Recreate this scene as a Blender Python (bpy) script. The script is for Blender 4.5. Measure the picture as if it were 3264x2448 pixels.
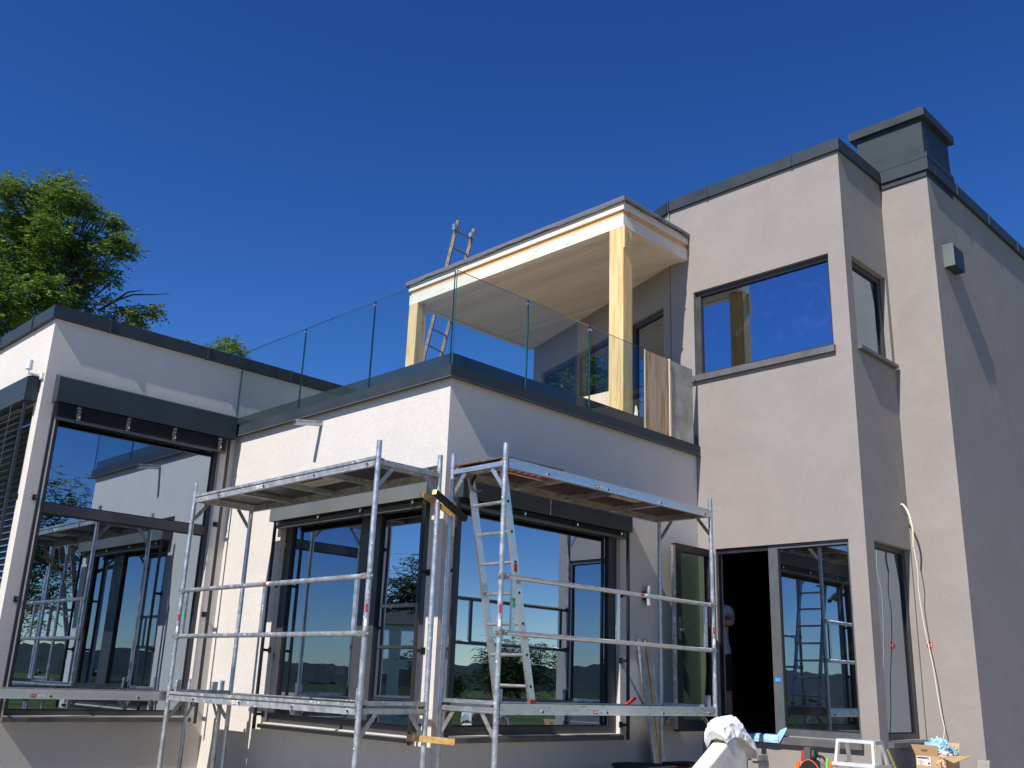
import bpy, bmesh, math, random
from mathutils import Vector, Matrix, noise

random.seed(7)
for o in list(bpy.data.objects):
    bpy.data.objects.remove(o, do_unlink=True)
scene = bpy.context.scene
COL = scene.collection

# ------------------------------------------------------------------ camera
CAM_LENS_PX = 3088.85
YAW, PITCH, ROLL = math.radians(45.265), math.radians(17.1735), math.radians(2.0977)
_f = Vector((-math.sin(YAW)*math.cos(PITCH), math.cos(YAW)*math.cos(PITCH), math.sin(PITCH)))
_r = Vector((math.cos(YAW), math.sin(YAW), 0.0))
_u = _r.cross(_f)
_cr, _sr = math.cos(ROLL), math.sin(ROLL)
_r2 = _r*_cr + _u*_sr
_u2 = _u*_cr - _r*_sr
cam_data = bpy.data.cameras.new('camera')
cam_data.sensor_fit = 'HORIZONTAL'
cam_data.sensor_width = 36.0
cam_data.lens = CAM_LENS_PX*36.0/3264.0
cam_data.clip_start = 0.05
cam_data.clip_end = 5000.0
cam = bpy.data.objects.new('camera', cam_data)
m = Matrix.Identity(4)
for i in range(3):
    m[i][0], m[i][1], m[i][2] = _r2[i], _u2[i], -_f[i]
cam.matrix_world = m
COL.objects.link(cam)
scene.camera = cam

# ------------------------------------------------------------------ sky and sun
SUN_TRAVEL = Vector((-0.115, 1.0, -1.13)).normalized()
SUN_TO = -SUN_TRAVEL
world = bpy.data.worlds.new('World')
scene.world = world
world.use_nodes = True
wn = world.node_tree.nodes; wl = world.node_tree.links
for n in list(wn): wn.remove(n)
sky = wn.new('ShaderNodeTexSky')
sky.sky_type = 'NISHITA'
sky.sun_disc = False
sky.sun_elevation = math.asin(SUN_TO.z)
sky.sun_rotation = math.atan2(SUN_TO.x, SUN_TO.y)
sky.altitude = 800.0
sky.air_density = 1.0
sky.dust_density = 0.0
sky.ozone_density = 3.0
hsv = wn.new('ShaderNodeHueSaturation')
hsv.inputs['Saturation'].default_value = 1.27; hsv.inputs['Hue'].default_value = 0.510
gam = wn.new('ShaderNodeGamma'); gam.inputs['Gamma'].default_value = 1.25
bg = wn.new('ShaderNodeBackground')
bg.inputs['Strength'].default_value = 0.077
wo = wn.new('ShaderNodeOutputWorld')
wl.new(sky.outputs[0], hsv.inputs['Color']); wl.new(hsv.outputs[0], gam.inputs['Color']); wl.new(gam.outputs[0], bg.inputs['Color'])
wl.new(bg.outputs[0], wo.inputs['Surface'])

sd = bpy.data.lights.new('sun', 'SUN')
sd.energy = 5.0
sd.angle = math.radians(0.5)
sd.color = (1.0, 0.94, 0.86)
sun = bpy.data.objects.new('sun', sd)
sun.rotation_euler = SUN_TRAVEL.to_track_quat('-Z', 'Y').to_euler()
sun.location = (5, -20, 25)
COL.objects.link(sun)

scene.view_settings.view_transform = 'Standard'
scene.view_settings.look = 'None'
scene.view_settings.exposure = 0.26
scene.view_settings.gamma = 1.0
scene.view_settings.use_curve_mapping = False
scene.render.engine = 'CYCLES'
try:
    scene.cycles.max_bounces = 8
    scene.cycles.transparent_max_bounces = 16
    scene.cycles.caustics_reflective = False
    scene.cycles.caustics_refractive = False
except Exception:
    pass

# ------------------------------------------------------------------ materials
MATS = {}
def newmat(name):
    mt = bpy.data.materials.new(name); mt.use_nodes = True
    nt = mt.node_tree
    for n in list(nt.nodes): nt.nodes.remove(n)
    out = nt.nodes.new('ShaderNodeOutputMaterial')
    MATS[name] = mt
    return mt, nt, out

def ramp_mix(nt, fac, c0, c1, lo=0.35, hi=0.65):
    r = nt.nodes.new('ShaderNodeValToRGB')
    r.color_ramp.elements[0].position = lo; r.color_ramp.elements[0].color = (*c0, 1)
    r.color_ramp.elements[1].position = hi; r.color_ramp.elements[1].color = (*c1, 1)
    nt.links.new(fac, r.inputs[0])
    return r.outputs[0]

def simple(name, col, rough=0.5, metal=0.0, var=0.0, vscale=6.0, bump=0.0, bscale=80.0, stretch=(1,1,1), spec=0.5, detail=4.0, splash=False):
    mt, nt, out = newmat(name)
    p = nt.nodes.new('ShaderNodeBsdfPrincipled')
    p.inputs['Base Color'].default_value = (*col, 1)
    p.inputs['Roughness'].default_value = rough
    p.inputs['Metallic'].default_value = metal
    p.inputs['Specular IOR Level'].default_value = spec
    tc = nt.nodes.new('ShaderNodeTexCoord')
    mp = nt.nodes.new('ShaderNodeMapping'); mp.inputs['Scale'].default_value = stretch
    nt.links.new(tc.outputs['Object'], mp.inputs[0])
    if var > 0:
        nz = nt.nodes.new('ShaderNodeTexNoise'); nz.inputs['Scale'].default_value = vscale; nz.inputs['Detail'].default_value = detail
        nt.links.new(mp.outputs[0], nz.inputs[0])
        c0 = tuple(max(0, c*(1-var)) for c in col); c1 = tuple(min(1, c*(1+var)) for c in col)
        nt.links.new(ramp_mix(nt, nz.outputs[0], c0, c1, 0.3, 0.7), p.inputs['Base Color'])
        if splash:
            vv = nt.nodes.new('ShaderNodeTexVoronoi'); vv.inputs['Scale'].default_value = 16.0; vv.inputs['Randomness'].default_value = 1.0
            nt.links.new(mp.outputs[0], vv.inputs[0])
            sm_ = nt.nodes.new('ShaderNodeMapRange'); sm_.inputs['From Min'].default_value = 0.17; sm_.inputs['From Max'].default_value = 0.12
            nt.links.new(vv.outputs['Distance'], sm_.inputs[0])
            ms = nt.nodes.new('ShaderNodeMix'); ms.data_type = 'RGBA'; nt.links.new(sm_.outputs[0], ms.inputs['Factor'])
            nt.links.new(p.inputs['Base Color'].links[0].from_socket, ms.inputs['A']); ms.inputs['B'].default_value = (0.72, 0.69, 0.63, 1)
            nt.links.new(ms.outputs['Result'], p.inputs['Base Color'])
            mm = nt.nodes.new('ShaderNodeMath'); mm.operation = 'MULTIPLY_ADD'; mm.inputs[1].default_value = -metal; mm.inputs[2].default_value = metal
            nt.links.new(sm_.outputs[0], mm.inputs[0]); nt.links.new(mm.outputs[0], p.inputs['Metallic'])
        rr = nt.nodes.new('ShaderNodeMapRange')
        rr.inputs['From Min'].default_value = 0.3; rr.inputs['From Max'].default_value = 0.7
        rr.inputs['To Min'].default_value = max(0.02, rough-0.12); rr.inputs['To Max'].default_value = min(1, rough+0.12)
        nt.links.new(nz.outputs[0], rr.inputs[0]); nt.links.new(rr.outputs[0], p.inputs['Roughness'])
    if bump > 0:
        nb = nt.nodes.new('ShaderNodeTexNoise'); nb.inputs['Scale'].default_value = bscale; nb.inputs['Detail'].default_value = 3
        nt.links.new(mp.outputs[0], nb.inputs[0])
        b = nt.nodes.new('ShaderNodeBump'); b.inputs['Strength'].default_value = 1.0; b.inputs['Distance'].default_value = bump
        nt.links.new(nb.outputs[0], b.inputs['Height']); nt.links.new(b.outputs[0], p.inputs['Normal'])
    nt.links.new(p.outputs[0], out.inputs[0])
    return mt

def plaster(name, col, cloud):
    mt, nt, out = newmat(name)
    p = nt.nodes.new('ShaderNodeBsdfPrincipled')
    p.inputs['Roughness'].default_value = 0.92
    p.inputs['Specular IOR Level'].default_value = 0.2
    tc = nt.nodes.new('ShaderNodeTexCoord')
    n1 = nt.nodes.new('ShaderNodeTexNoise'); n1.inputs['Scale'].default_value = 1.3; n1.inputs['Detail'].default_value = 6; n1.inputs['Distortion'].default_value = 1.2
    n2 = nt.nodes.new('ShaderNodeTexNoise'); n2.inputs['Scale'].default_value = 70; n2.inputs['Detail'].default_value = 3
    n3 = nt.nodes.new('ShaderNodeTexNoise'); n3.inputs['Scale'].default_value = 7; n3.inputs['Detail'].default_value = 4; n3.inputs['Distortion'].default_value = 2.5
    for n in (n1, n2, n3): nt.links.new(tc.outputs['Object'], n.inputs[0])
    a = ramp_mix(nt, n1.outputs[0], tuple(c*(1-cloud) for c in col), tuple(min(1, c*(1+cloud)) for c in col), 0.3, 0.7)
    b = ramp_mix(nt, n2.outputs[0], (0.88,)*3, (1.08,)*3, 0.3, 0.7)
    n5 = nt.nodes.new('ShaderNodeTexNoise'); n5.inputs['Scale'].default_value = 1.9; n5.inputs['Detail'].default_value = 5; n5.inputs['Distortion'].default_value = 5.0
    nt.links.new(tc.outputs['Object'], n5.inputs[0])
    tw = ramp_mix(nt, n5.outputs[0], (0.93,)*3, (1.05,)*3, 0.38, 0.62)
    m0 = nt.nodes.new('ShaderNodeMix'); m0.data_type = 'RGBA'; m0.blend_type = 'MULTIPLY'; m0.inputs['Factor'].default_value = min(1.0, cloud*5)
    nt.links.new(a, m0.inputs['A']); nt.links.new(tw, m0.inputs['B']); a = m0.outputs['Result']
    mx = nt.nodes.new('ShaderNodeMix'); mx.data_type = 'RGBA'; mx.blend_type = 'MULTIPLY'
    mx.inputs['Factor'].default_value = 1.0
    nt.links.new(a, mx.inputs['A']); nt.links.new(b, mx.inputs['B'])
    nt.links.new(mx.outputs['Result'], p.inputs['Base Color'])
    # grain + trowel waves
    ad = nt.nodes.new('ShaderNodeMath'); ad.operation = 'MULTIPLY_ADD'
    nt.links.new(n3.outputs[0], ad.inputs[0]); ad.inputs[1].default_value = 0.7; nt.links.new(n2.outputs[0], ad.inputs[2])
    bp = nt.nodes.new('ShaderNodeBump'); bp.inputs['Strength'].default_value = 1.0; bp.inputs['Distance'].default_value = 0.0014
    nt.links.new(ad.outputs[0], bp.inputs['Height']); nt.links.new(bp.outputs[0], p.inputs['Normal'])
    nt.links.new(p.outputs[0], out.inputs[0])
    return mt

def wood(name, col, dark, axis='X', rough=0.6, knots=True):
    mt, nt, out = newmat(name)
    p = nt.nodes.new('ShaderNodeBsdfPrincipled'); p.inputs['Roughness'].default_value = rough
    tc = nt.nodes.new('ShaderNodeTexCoord')
    mp = nt.nodes.new('ShaderNodeMapping')
    s = {'X': (0.6, 9, 9), 'Y': (9, 0.6, 9), 'Z': (9, 9, 0.6)}[axis]
    mp.inputs['Scale'].default_value = s
    nt.links.new(tc.outputs['Object'], mp.inputs[0])
    nz = nt.nodes.new('ShaderNodeTexNoise'); nz.inputs['Scale'].default_value = 3.0; nz.inputs['Detail'].default_value = 8; nz.inputs['Distortion'].default_value = 0.6
    nt.links.new(mp.outputs[0], nz.inputs[0])
    c = ramp_mix(nt, nz.outputs[0], dark, col, 0.32, 0.58)
    if knots:
        mp2 = nt.nodes.new('ShaderNodeMapping')
        s2 = {'X': (2.2, 6, 6), 'Y': (6, 2.2, 6), 'Z': (6, 6, 2.2)}[axis]
        mp2.inputs['Scale'].default_value = s2
        nt.links.new(tc.outputs['Object'], mp2.inputs[0])
        v = nt.nodes.new('ShaderNodeTexVoronoi'); v.inputs['Scale'].default_value = 1.3
        nt.links.new(mp2.outputs[0], v.inputs[0])
        k = ramp_mix(nt, v.outputs['Distance'], tuple(x*0.45 for x in dark), (1, 1, 1), 0.05, 0.11)
        mx = nt.nodes.new('ShaderNodeMix'); mx.data_type = 'RGBA'; mx.blend_type = 'MULTIPLY'; mx.inputs['Factor'].default_value = 0.8
        nt.links.new(c, mx.inputs['A']); nt.links.new(k, mx.inputs['B'])
        c = mx.outputs['Result']
    oi = nt.nodes.new('ShaderNodeObjectInfo')
    vr = ramp_mix(nt, oi.outputs['Random'], (0.90, 0.885, 0.86), (1.06, 1.06, 1.06), 0.0, 1.0)
    mv = nt.nodes.new('ShaderNodeMix'); mv.data_type = 'RGBA'; mv.blend_type = 'MULTIPLY'; mv.inputs['Factor'].default_value = 1.0
    nt.links.new(c, mv.inputs['A']); nt.links.new(vr, mv.inputs['B']); c = mv.outputs['Result']
    nt.links.new(c, p.inputs['Base Color'])
    bp = nt.nodes.new('ShaderNodeBump'); bp.inputs['Distance'].default_value = 0.001
    nt.links.new(nz.outputs[0], bp.inputs['Height']); nt.links.new(bp.outputs[0], p.inputs['Normal'])
    nt.links.new(p.outputs[0], out.inputs[0])
    return mt

def glass(name, tint, base, ior, refl=(0.95, 0.97, 1.0), smudge=False):
    mt, nt, out = newmat(name)
    tr = nt.nodes.new('ShaderNodeBsdfTransparent'); tr.inputs[0].default_value = (*tint, 1)
    gl = nt.nodes.new('ShaderNodeBsdfGlossy'); gl.inputs['Color'].default_value = (*refl, 1); gl.inputs['Roughness'].default_value = 0.0
    fr = nt.nodes.new('ShaderNodeFresnel'); fr.inputs['IOR'].default_value = ior
    ad = nt.nodes.new('ShaderNodeMath'); ad.operation = 'ADD'; ad.use_clamp = True
    nt.links.new(fr.outputs[0], ad.inputs[0]); ad.inputs[1].default_value = base
    mx = nt.nodes.new('ShaderNodeMixShader')
    ge = nt.nodes.new('ShaderNodeNewGeometry')
    fb = nt.nodes.new('ShaderNodeMath'); fb.operation = 'SUBTRACT'; fb.inputs[0].default_value = 1.0
    nt.links.new(ge.outputs['Backfacing'], fb.inputs[1])
    fm = nt.nodes.new('ShaderNodeMath'); fm.operation = 'MULTIPLY'
    nt.links.new(ad.outputs[0], fm.inputs[0]); nt.links.new(fb.outputs[0], fm.inputs[1])
    nt.links.new(fm.outputs[0], mx.inputs[0]); nt.links.new(tr.outputs[0], mx.inputs[1]); nt.links.new(gl.outputs[0], mx.inputs[2])
    tc = nt.nodes.new('ShaderNodeTexCoord')
    nz = nt.nodes.new('ShaderNodeTexNoise'); nz.inputs['Scale'].default_value = 0.9; nz.inputs['Detail'].default_value = 1
    nt.links.new(tc.outputs['Object'], nz.inputs[0])
    bp = nt.nodes.new('ShaderNodeBump'); bp.inputs['Distance'].default_value = 0.0012; bp.inputs['Strength'].default_value = 1.0
    nt.links.new(nz.outputs[0], bp.inputs['Height'])
    last = mx.outputs[0]
    if smudge:
        nt.links.new(bp.outputs[0], gl.inputs['Normal'])
        n4 = nt.nodes.new('ShaderNodeTexNoise'); n4.inputs['Scale'].default_value = 3.2; n4.inputs['Detail'].default_value = 9; n4.inputs['Distortion'].default_value = 1.5
        nt.links.new(tc.outputs['Object'], n4.inputs[0])
        rm = nt.nodes.new('ShaderNodeMapRange'); rm.inputs['From Min'].default_value = 0.56; rm.inputs['From Max'].default_value = 0.85; rm.inputs['To Min'].default_value = 0.004; rm.inputs['To Max'].default_value = 0.035
        nt.links.new(n4.outputs[0], rm.inputs[0])
        df = nt.nodes.new('ShaderNodeBsdfDiffuse'); df.inputs[0].default_value = (0.6, 0.6, 0.58, 1)
        m2 = nt.nodes.new('ShaderNodeMixShader'); nt.links.new(rm.outputs[0], m2.inputs[0]); nt.links.new(last, m2.inputs[1]); nt.links.new(df.outputs[0], m2.inputs[2])
        last = m2.outputs[0]
    nt.links.new(last, out.inputs[0])
    return mt

plaster('plaster_white', (0.66, 0.622, 0.575), 0.03)
plaster('plaster_taupe', (0.318, 0.288, 0.268), 0.055)
simple('metal_anthracite', (0.034, 0.046, 0.056), 0.5, 0.0, 0.12, 3.0, 0.0004, 30, spec=0.25)
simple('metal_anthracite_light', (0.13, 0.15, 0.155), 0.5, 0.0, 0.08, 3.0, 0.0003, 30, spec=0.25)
simple('frame_dark', (0.022, 0.023, 0.026), 0.45, 0.0, 0.1, 9.0)
simple('frame_grey', (0.095, 0.108, 0.118), 0.45, 0.0, 0.08, 9.0)
simple('sill_grey', (0.115, 0.115, 0.12), 0.5, 0.0, 0.12, 6.0)
simple('seal_black', (0.008, 0.008, 0.009), 0.6)
glass('window_glass', (0.22, 0.27, 0.26), 0.42, 1.55, refl=(0.66, 0.80, 1.0), smudge=True)
glass('door_glass', (0.45, 0.55, 0.50), 0.05, 1.5)
simple('frame_mid', (0.05, 0.054, 0.06), 0.45, 0.0, 0.08, 9.0)
glass('clear_glass', (0.90, 0.95, 0.935), 0.02, 1.5)
simple('glass_edge', (0.012, 0.09, 0.095), 0.15, 0.0, spec=0.6)
simple('galvanised', (0.50, 0.53, 0.55), 0.42, 0.75, 0.22, 16.0, 0.0004, 60, splash=True)
simple('galvanised_dull', (0.40, 0.42, 0.42), 0.55, 0.55, 0.25, 12.0, 0.0005, 60, splash=True)
simple('aluminium', (0.66, 0.65, 0.63), 0.34, 0.85, 0.08, 10.0, 0.0003, 40, stretch=(1, 1, 4))
simple('aluminium_white', (0.80, 0.80, 0.79), 0.4, 0.35, 0.06, 10.0)
simple('steel_bright', (0.75, 0.75, 0.74), 0.22, 0.95)
simple('coupler_steel', (0.33, 0.31, 0.27), 0.5, 0.6, 0.3, 40.0)
simple('zinc_gold', (0.62, 0.50, 0.28), 0.42, 0.5, 0.25, 7.0)
wood('pine_yellow', (0.84, 0.62, 0.30), (0.66, 0.40, 0.14), 'Z')
wood('pine_orange', (0.76, 0.44, 0.17), (0.64, 0.34, 0.11), 'X')
wood('beam_white', (0.86, 0.79, 0.68), (0.78, 0.68, 0.54), 'X')
wood('beam_white_y', (0.80, 0.74, 0.65), (0.70, 0.62, 0.52), 'Y')
wood('soffit_white', (0.80, 0.69, 0.53), (0.74, 0.62, 0.46), 'X', knots=False)
wood('timber_brown', (0.52, 0.32, 0.11), (0.36, 0.20, 0.06), 'Y')
wood('shutter_brown', (0.60, 0.44, 0.29), (0.27, 0.17, 0.10), 'Z')
wood('shutter_pale', (0.82, 0.68, 0.50), (0.72, 0.56, 0.40), 'Z')
simple('shutter_grey', (0.40, 0.385, 0.34), 0.85, 0.0, 0.3, 5.0, 0.0008, 60)
simple('phenolic_ply', (0.06, 0.026, 0.02), 0.55, 0.0, 0.35, 6.0)
simple('ply_brown', (0.16, 0.10, 0.07), 0.7, 0.0, 0.3, 8.0)
simple('membrane', (0.115, 0.122, 0.14), 0.85, 0.0, 0.2, 20.0, 0.002, 50)
simple('concrete', (0.66, 0.63, 0.57), 0.9, 0.0, 0.22, 5.0, 0.0015, 45, detail=8)
simple('concrete_dark', (0.32, 0.30, 0.27), 0.95, 0.0, 0.3, 6.0, 0.002, 45)
simple('paver', (0.30, 0.28, 0.26), 0.9, 0.0, 0.25, 8.0, 0.0015, 60)
simple('cloth_white', (0.80, 0.80, 0.79), 0.9, 0.0, 0.05, 8.0, 0.001, 40)
simple('film_blue', (0.36, 0.60, 0.82), 0.4, 0.0, 0.12, 12.0)
simple('tape_blue', (0.04, 0.33, 0.85), 0.5)
simple('foil_blue', (0.36, 0.60, 0.76), 0.35, 0.0, 0.4, 14.0)
simple('paper_white', (0.78, 0.74, 0.70), 0.8, 0.0, 0.06, 20.0)
simple('paper_kraft', (0.62, 0.46, 0.30), 0.85, 0.0, 0.12, 10.0)
simple('cardboard', (0.50, 0.33, 0.17), 0.85, 0.0, 0.08, 12.0, 0.0003, 120)
simple('print_navy', (0.03, 0.02, 0.10), 0.6)
simple('print_dark', (0.05, 0.035, 0.02), 0.7)
simple('plastic_white', (0.80, 0.80, 0.80), 0.35)
simple('cable_white', (0.78, 0.75, 0.64), 0.5)
simple('cable_cream', (0.80, 0.76, 0.56), 0.5)
simple('sticker_red', (0.40, 0.03, 0.03), 0.45)
simple('sticker_green', (0.02, 0.42, 0.22), 0.45)
simple('sticker_yellow', (0.68, 0.55, 0.05), 0.45)
simple('sign_cream', (0.55, 0.53, 0.42), 0.6, 0.0, 0.12, 20)
simple('red_plastic', (0.60, 0.04, 0.025), 0.4)
simple('dark_wood', (0.022, 0.02, 0.019), 0.8, 0.0, 0.3, 9.0)
simple('orange_fabric', (0.85, 0.16, 0.03), 0.7)
simple('black_fabric', (0.014, 0.014, 0.016), 0.85, 0.0, 0.3, 40, 0.001, 90)
simple('tool_grey', (0.10, 0.10, 0.10), 0.5)
simple('green_plastic', (0.30, 0.62, 0.08), 0.45)
simple('blind_dark', (0.02, 0.022, 0.026), 0.4, 0.0, spec=0.5)
simple('slat_grey', (0.10, 0.105, 0.11), 0.42)
simple('tape_crinkle', (0.24, 0.22, 0.20), 0.3, 0.5, 0.5, 60, 0.004, 80)
simple('interior_wall', (0.07, 0.068, 0.065), 0.9)  # base colour darkened to stand in for the shade of unlit rooms
simple('interior_floor', (0.045, 0.04, 0.036), 0.8)  # floor colour darkened too, so the doorway and rooms look unlit
simple('skin', (0.52, 0.27, 0.18), 0.55, 0.0, 0.06, 20)
simple('shirt', (0.62, 0.63, 0.68), 0.9, 0.0, 0.05, 9, 0.002, 12)
simple('shorts', (0.02, 0.022, 0.03), 0.9)
simple('hair', (0.05, 0.035, 0.025), 0.7)
simple('shoe', (0.03, 0.025, 0.02), 0.7)
simple('bark', (0.055, 0.047, 0.04), 0.95, 0.0, 0.35, 8.0, 0.01, 20)
simple('lichen_wood', (0.27, 0.215, 0.14), 0.8, 0.0, 0.35, 12.0)
simple('paint_green', (0.66, 0.76, 0.52), 0.7, 0.0, 0.05, 4.0)
simple('paint_white', (0.78, 0.78, 0.76), 0.6)
simple('roof_tile', (0.035, 0.03, 0.03), 0.8, 0.0, 0.3, 3.0)
simple('board_green', (0.10, 0.30, 0.20), 0.7)
simple('screw_bright', (0.8, 0.8, 0.8), 0.25, 0.9)
simple('phenolic_grey', (0.035, 0.032, 0.03), 0.5, 0.0, 0.35, 6.0)
simple('rust', (0.36, 0.15, 0.05), 0.9, 0.0, 0.35, 30.0)

def leafmat(name, c0, c1):
    mt, nt, out = newmat(name)
    p = nt.nodes.new('ShaderNodeBsdfPrincipled'); p.inputs['Roughness'].default_value = 0.5
    p.inputs['Specular IOR Level'].default_value = 0.35
    gi = nt.nodes.new('ShaderNodeNewGeometry')
    c = ramp_mix(nt, gi.outputs['Random Per Island'], c0, c1, 0.0, 1.0)
    nt.links.new(c, p.inputs['Base Color'])
    t = nt.nodes.new('ShaderNodeBsdfTranslucent')
    nt.links.new(c, t.inputs[0])
    mx = nt.nodes.new('ShaderNodeMixShader'); mx.inputs[0].default_value = 0.3
    nt.links.new(p.outputs[0], mx.inputs[1]); nt.links.new(t.outputs[0], mx.inputs[2])
    nt.links.new(mx.outputs[0], out.inputs[0])
leafmat('leaf_ash', (0.05, 0.115, 0.014), (0.26, 0.36, 0.07))
leafmat('leaf_dark', (0.02, 0.05, 0.012), (0.055, 0.10, 0.025))

def groundmat():
    mt, nt, out = newmat('ground_mix')
    p = nt.nodes.new('ShaderNodeBsdfPrincipled'); p.inputs['Roughness'].default_value = 0.95
    p.inputs['Specular IOR Level'].default_value = 0.1
    g = nt.nodes.new('ShaderNodeNewGeometry')
    ln = nt.nodes.new('ShaderNodeVectorMath'); ln.operation = 'DISTANCE'; ln.inputs[1].default_value = (-6, 6, -1)
    nt.links.new(g.outputs['Position'], ln.inputs[0])
    nz = nt.nodes.new('ShaderNodeTexNoise'); nz.inputs['Scale'].default_value = 0.35; nz.inputs['Detail'].default_value = 8
    nt.links.new(g.outputs['Position'], nz.inputs[0])
    nf = nt.nodes.new('ShaderNodeTexNoise'); nf.inputs['Scale'].default_value = 14; nf.inputs['Detail'].default_value = 6
    nt.links.new(g.outputs['Position'], nf.inputs[0])
    grass = ramp_mix(nt, nz.outputs[0], (0.035, 0.07, 0.014), (0.09, 0.12, 0.03), 0.3, 0.7)
    soil = ramp_mix(nt, nf.outputs[0], (0.27, 0.225, 0.165), (0.45, 0.38, 0.285), 0.3, 0.7)
    mr = nt.nodes.new('ShaderNodeMath'); mr.operation = 'MULTIPLY_ADD'
    nt.links.new(nz.outputs[0], mr.inputs[0]); mr.inputs[1].default_value = 6.0
    nt.links.new(ln.outputs['Value'], mr.inputs[2])
    rp = nt.nodes.new('ShaderNodeMapRange'); rp.inputs['From Min'].default_value = 19.0; rp.inputs['From Max'].default_value = 20.5
    nt.links.new(mr.outputs[0], rp.inputs[0])
    mx = nt.nodes.new('ShaderNodeMix'); mx.data_type = 'RGBA'
    nt.links.new(rp.outputs[0], mx.inputs['Factor']); nt.links.new(soil, mx.inputs['A']); nt.links.new(grass, mx.inputs['B'])
    nt.links.new(mx.outputs['Result'], p.inputs['Base Color'])
    nt.links.new(p.outputs[0], out.inputs[0])
groundmat()
simple('hill_forest', (0.011, 0.022, 0.010), 0.95, 0.0, 0.5, 0.15, detail=8)

# ------------------------------------------------------------------ mesh helpers
OFF = {}
class MB:
    def __init__(s): s.v = []; s.f = []; s.m = []; s.cur = 0
    def add(s, vs, fs, mi=None):
        b = len(s.v); s.v += [tuple(x) for x in vs]
        for f in fs: s.f.append(tuple(b+i for i in f)); s.m.append(s.cur if mi is None else mi)
        return s
    def hexa(s, c, mi=None):   # 8 corners: bottom 0-3, top 4-7
        return s.add(c, [(0,3,2,1),(4,5,6,7),(0,1,5,4),(1,2,6,5),(2,3,7,6),(3,0,4,7)], mi)
    def box(s, x0, x1, y0, y1, z0, z1, mi=None):
        return s.hexa([(x0,y0,z0),(x1,y0,z0),(x1,y1,z0),(x0,y1,z0),(x0,y0,z1),(x1,y0,z1),(x1,y1,z1),(x0,y1,z1)], mi)
    def mbox(s, mp, u0, u1, w0, w1, v0, v1, mi=None):
        return s.hexa([mp(u0,w0,v0),mp(u1,w0,v0),mp(u1,w1,v0),mp(u0,w1,v0),mp(u0,w0,v1),mp(u1,w0,v1),mp(u1,w1,v1),mp(u0,w1,v1)], mi)
    def bar(s, p0, p1, a, b, up=(0,0,1), mi=None):   # rectangular bar between points, a = width, b = height
        p0 = Vector(p0); p1 = Vector(p1); d = (p1-p0).normalized(); up = Vector(up)
        if abs(d.dot(up)) > 0.98: up = Vector((1,0,0))
        sd_ = d.cross(up).normalized(); u_ = sd_.cross(d)
        q = [(-a/2,-b/2),(a/2,-b/2),(a/2,b/2),(-a/2,b/2)]
        c = [p0+sd_*i+u_*j for i,j in q] + [p1+sd_*i+u_*j for i,j in q]
        return s.hexa(c, mi)
    def tube(s, p0, p1, r, n=12, caps=True, r1=None, mi=None, hollow=False):
        p0 = Vector(p0); p1 = Vector(p1); d = (p1-p0).normalized()
        a = d.orthogonal().normalized(); b = d.cross(a); r1 = r if r1 is None else r1
        A = [p0+(a*math.cos(2*math.pi*i/n)+b*math.sin(2*math.pi*i/n))*r for i in range(n)]
        B = [p1+(a*math.cos(2*math.pi*i/n)+b*math.sin(2*math.pi*i/n))*r1 for i in range(n)]
        fs = [(i,(i+1)%n,n+(i+1)%n,n+i) for i in range(n)]
        if caps and not hollow: fs += [tuple(range(n-1,-1,-1)), tuple(range(n,2*n))]
        s.add(A+B, fs, mi)
        if hollow:
            k = 0.82
            A2 = [p0+(x-p0)*k for x in A]; B2 = [p1+(x-p1)*k for x in B]
            s.add(A+A2, [(i,n+i,n+(i+1)%n,(i+1)%n) for i in range(n)], mi)
            s.add(B+B2, [(i,(i+1)%n,n+(i+1)%n,n+i) for i in range(n)], mi)
            s.add(A2+B2, [(i,n+i,n+(i+1)%n,(i+1)%n) for i in range(n)], mi)
        return s
    def path(s, pts, r, n=8, mi=None, closed=False):
        pts = [Vector(p) for p in pts]; rings = []; a = None
        for i, p in enumerate(pts):
            d = (pts[min(i+1,len(pts)-1)]-pts[max(i-1,0)]).normalized()
            a = d.orthogonal().normalized() if a is None else (a-d*a.dot(d)).normalized()
            b = d.cross(a); rr = r[i] if isinstance(r, (list, tuple)) else r
            rings.append([p+(a*math.cos(2*math.pi*k/n)+b*math.sin(2*math.pi*k/n))*rr for k in range(n)])
        vs = [v for g in rings for v in g]; fs = []
        for i in range(len(rings)-1):
            for k in range(n): fs.append((i*n+k, i*n+(k+1)%n, (i+1)*n+(k+1)%n, (i+1)*n+k))
        fs += [tuple(range(n-1,-1,-1)), tuple((len(rings)-1)*n+k for k in range(n))]
        return s.add(vs, fs, mi)
    def patch(s, p0, p1, r, nrm, half=0.7, n=6, mi=None):
        p0 = Vector(p0); p1 = Vector(p1); d = (p1-p0).normalized(); a = Vector(nrm); a = (a-d*a.dot(d)).normalized(); b = d.cross(a)
        vs = []
        for i in range(n+1):
            t = -half+2*half*i/n; o = (a*math.cos(t)+b*math.sin(t))*r
            vs += [p0+o, p1+o]
        return s.add(vs, [(2*i, 2*i+1, 2*i+3, 2*i+2) for i in range(n)], mi)
    def prism(s, poly, off, mi=None):   # poly: list of 3D pts, off: extrusion vector
        n = len(poly); off = Vector(off); A = [Vector(p) for p in poly]; B = [p+off for p in A]
        return s.add(A+B, [tuple(range(n-1,-1,-1)), tuple(range(n,2*n))]+[(i,(i+1)%n,n+(i+1)%n,n+i) for i in range(n)], mi)
    def disc(s, c, nrm, r, n=16, depth=0.002, mi=None):
        nrm = Vector(nrm).normalized(); return s.tube(Vector(c), Vector(c)+nrm*depth, r, n, True, None, mi)
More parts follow.
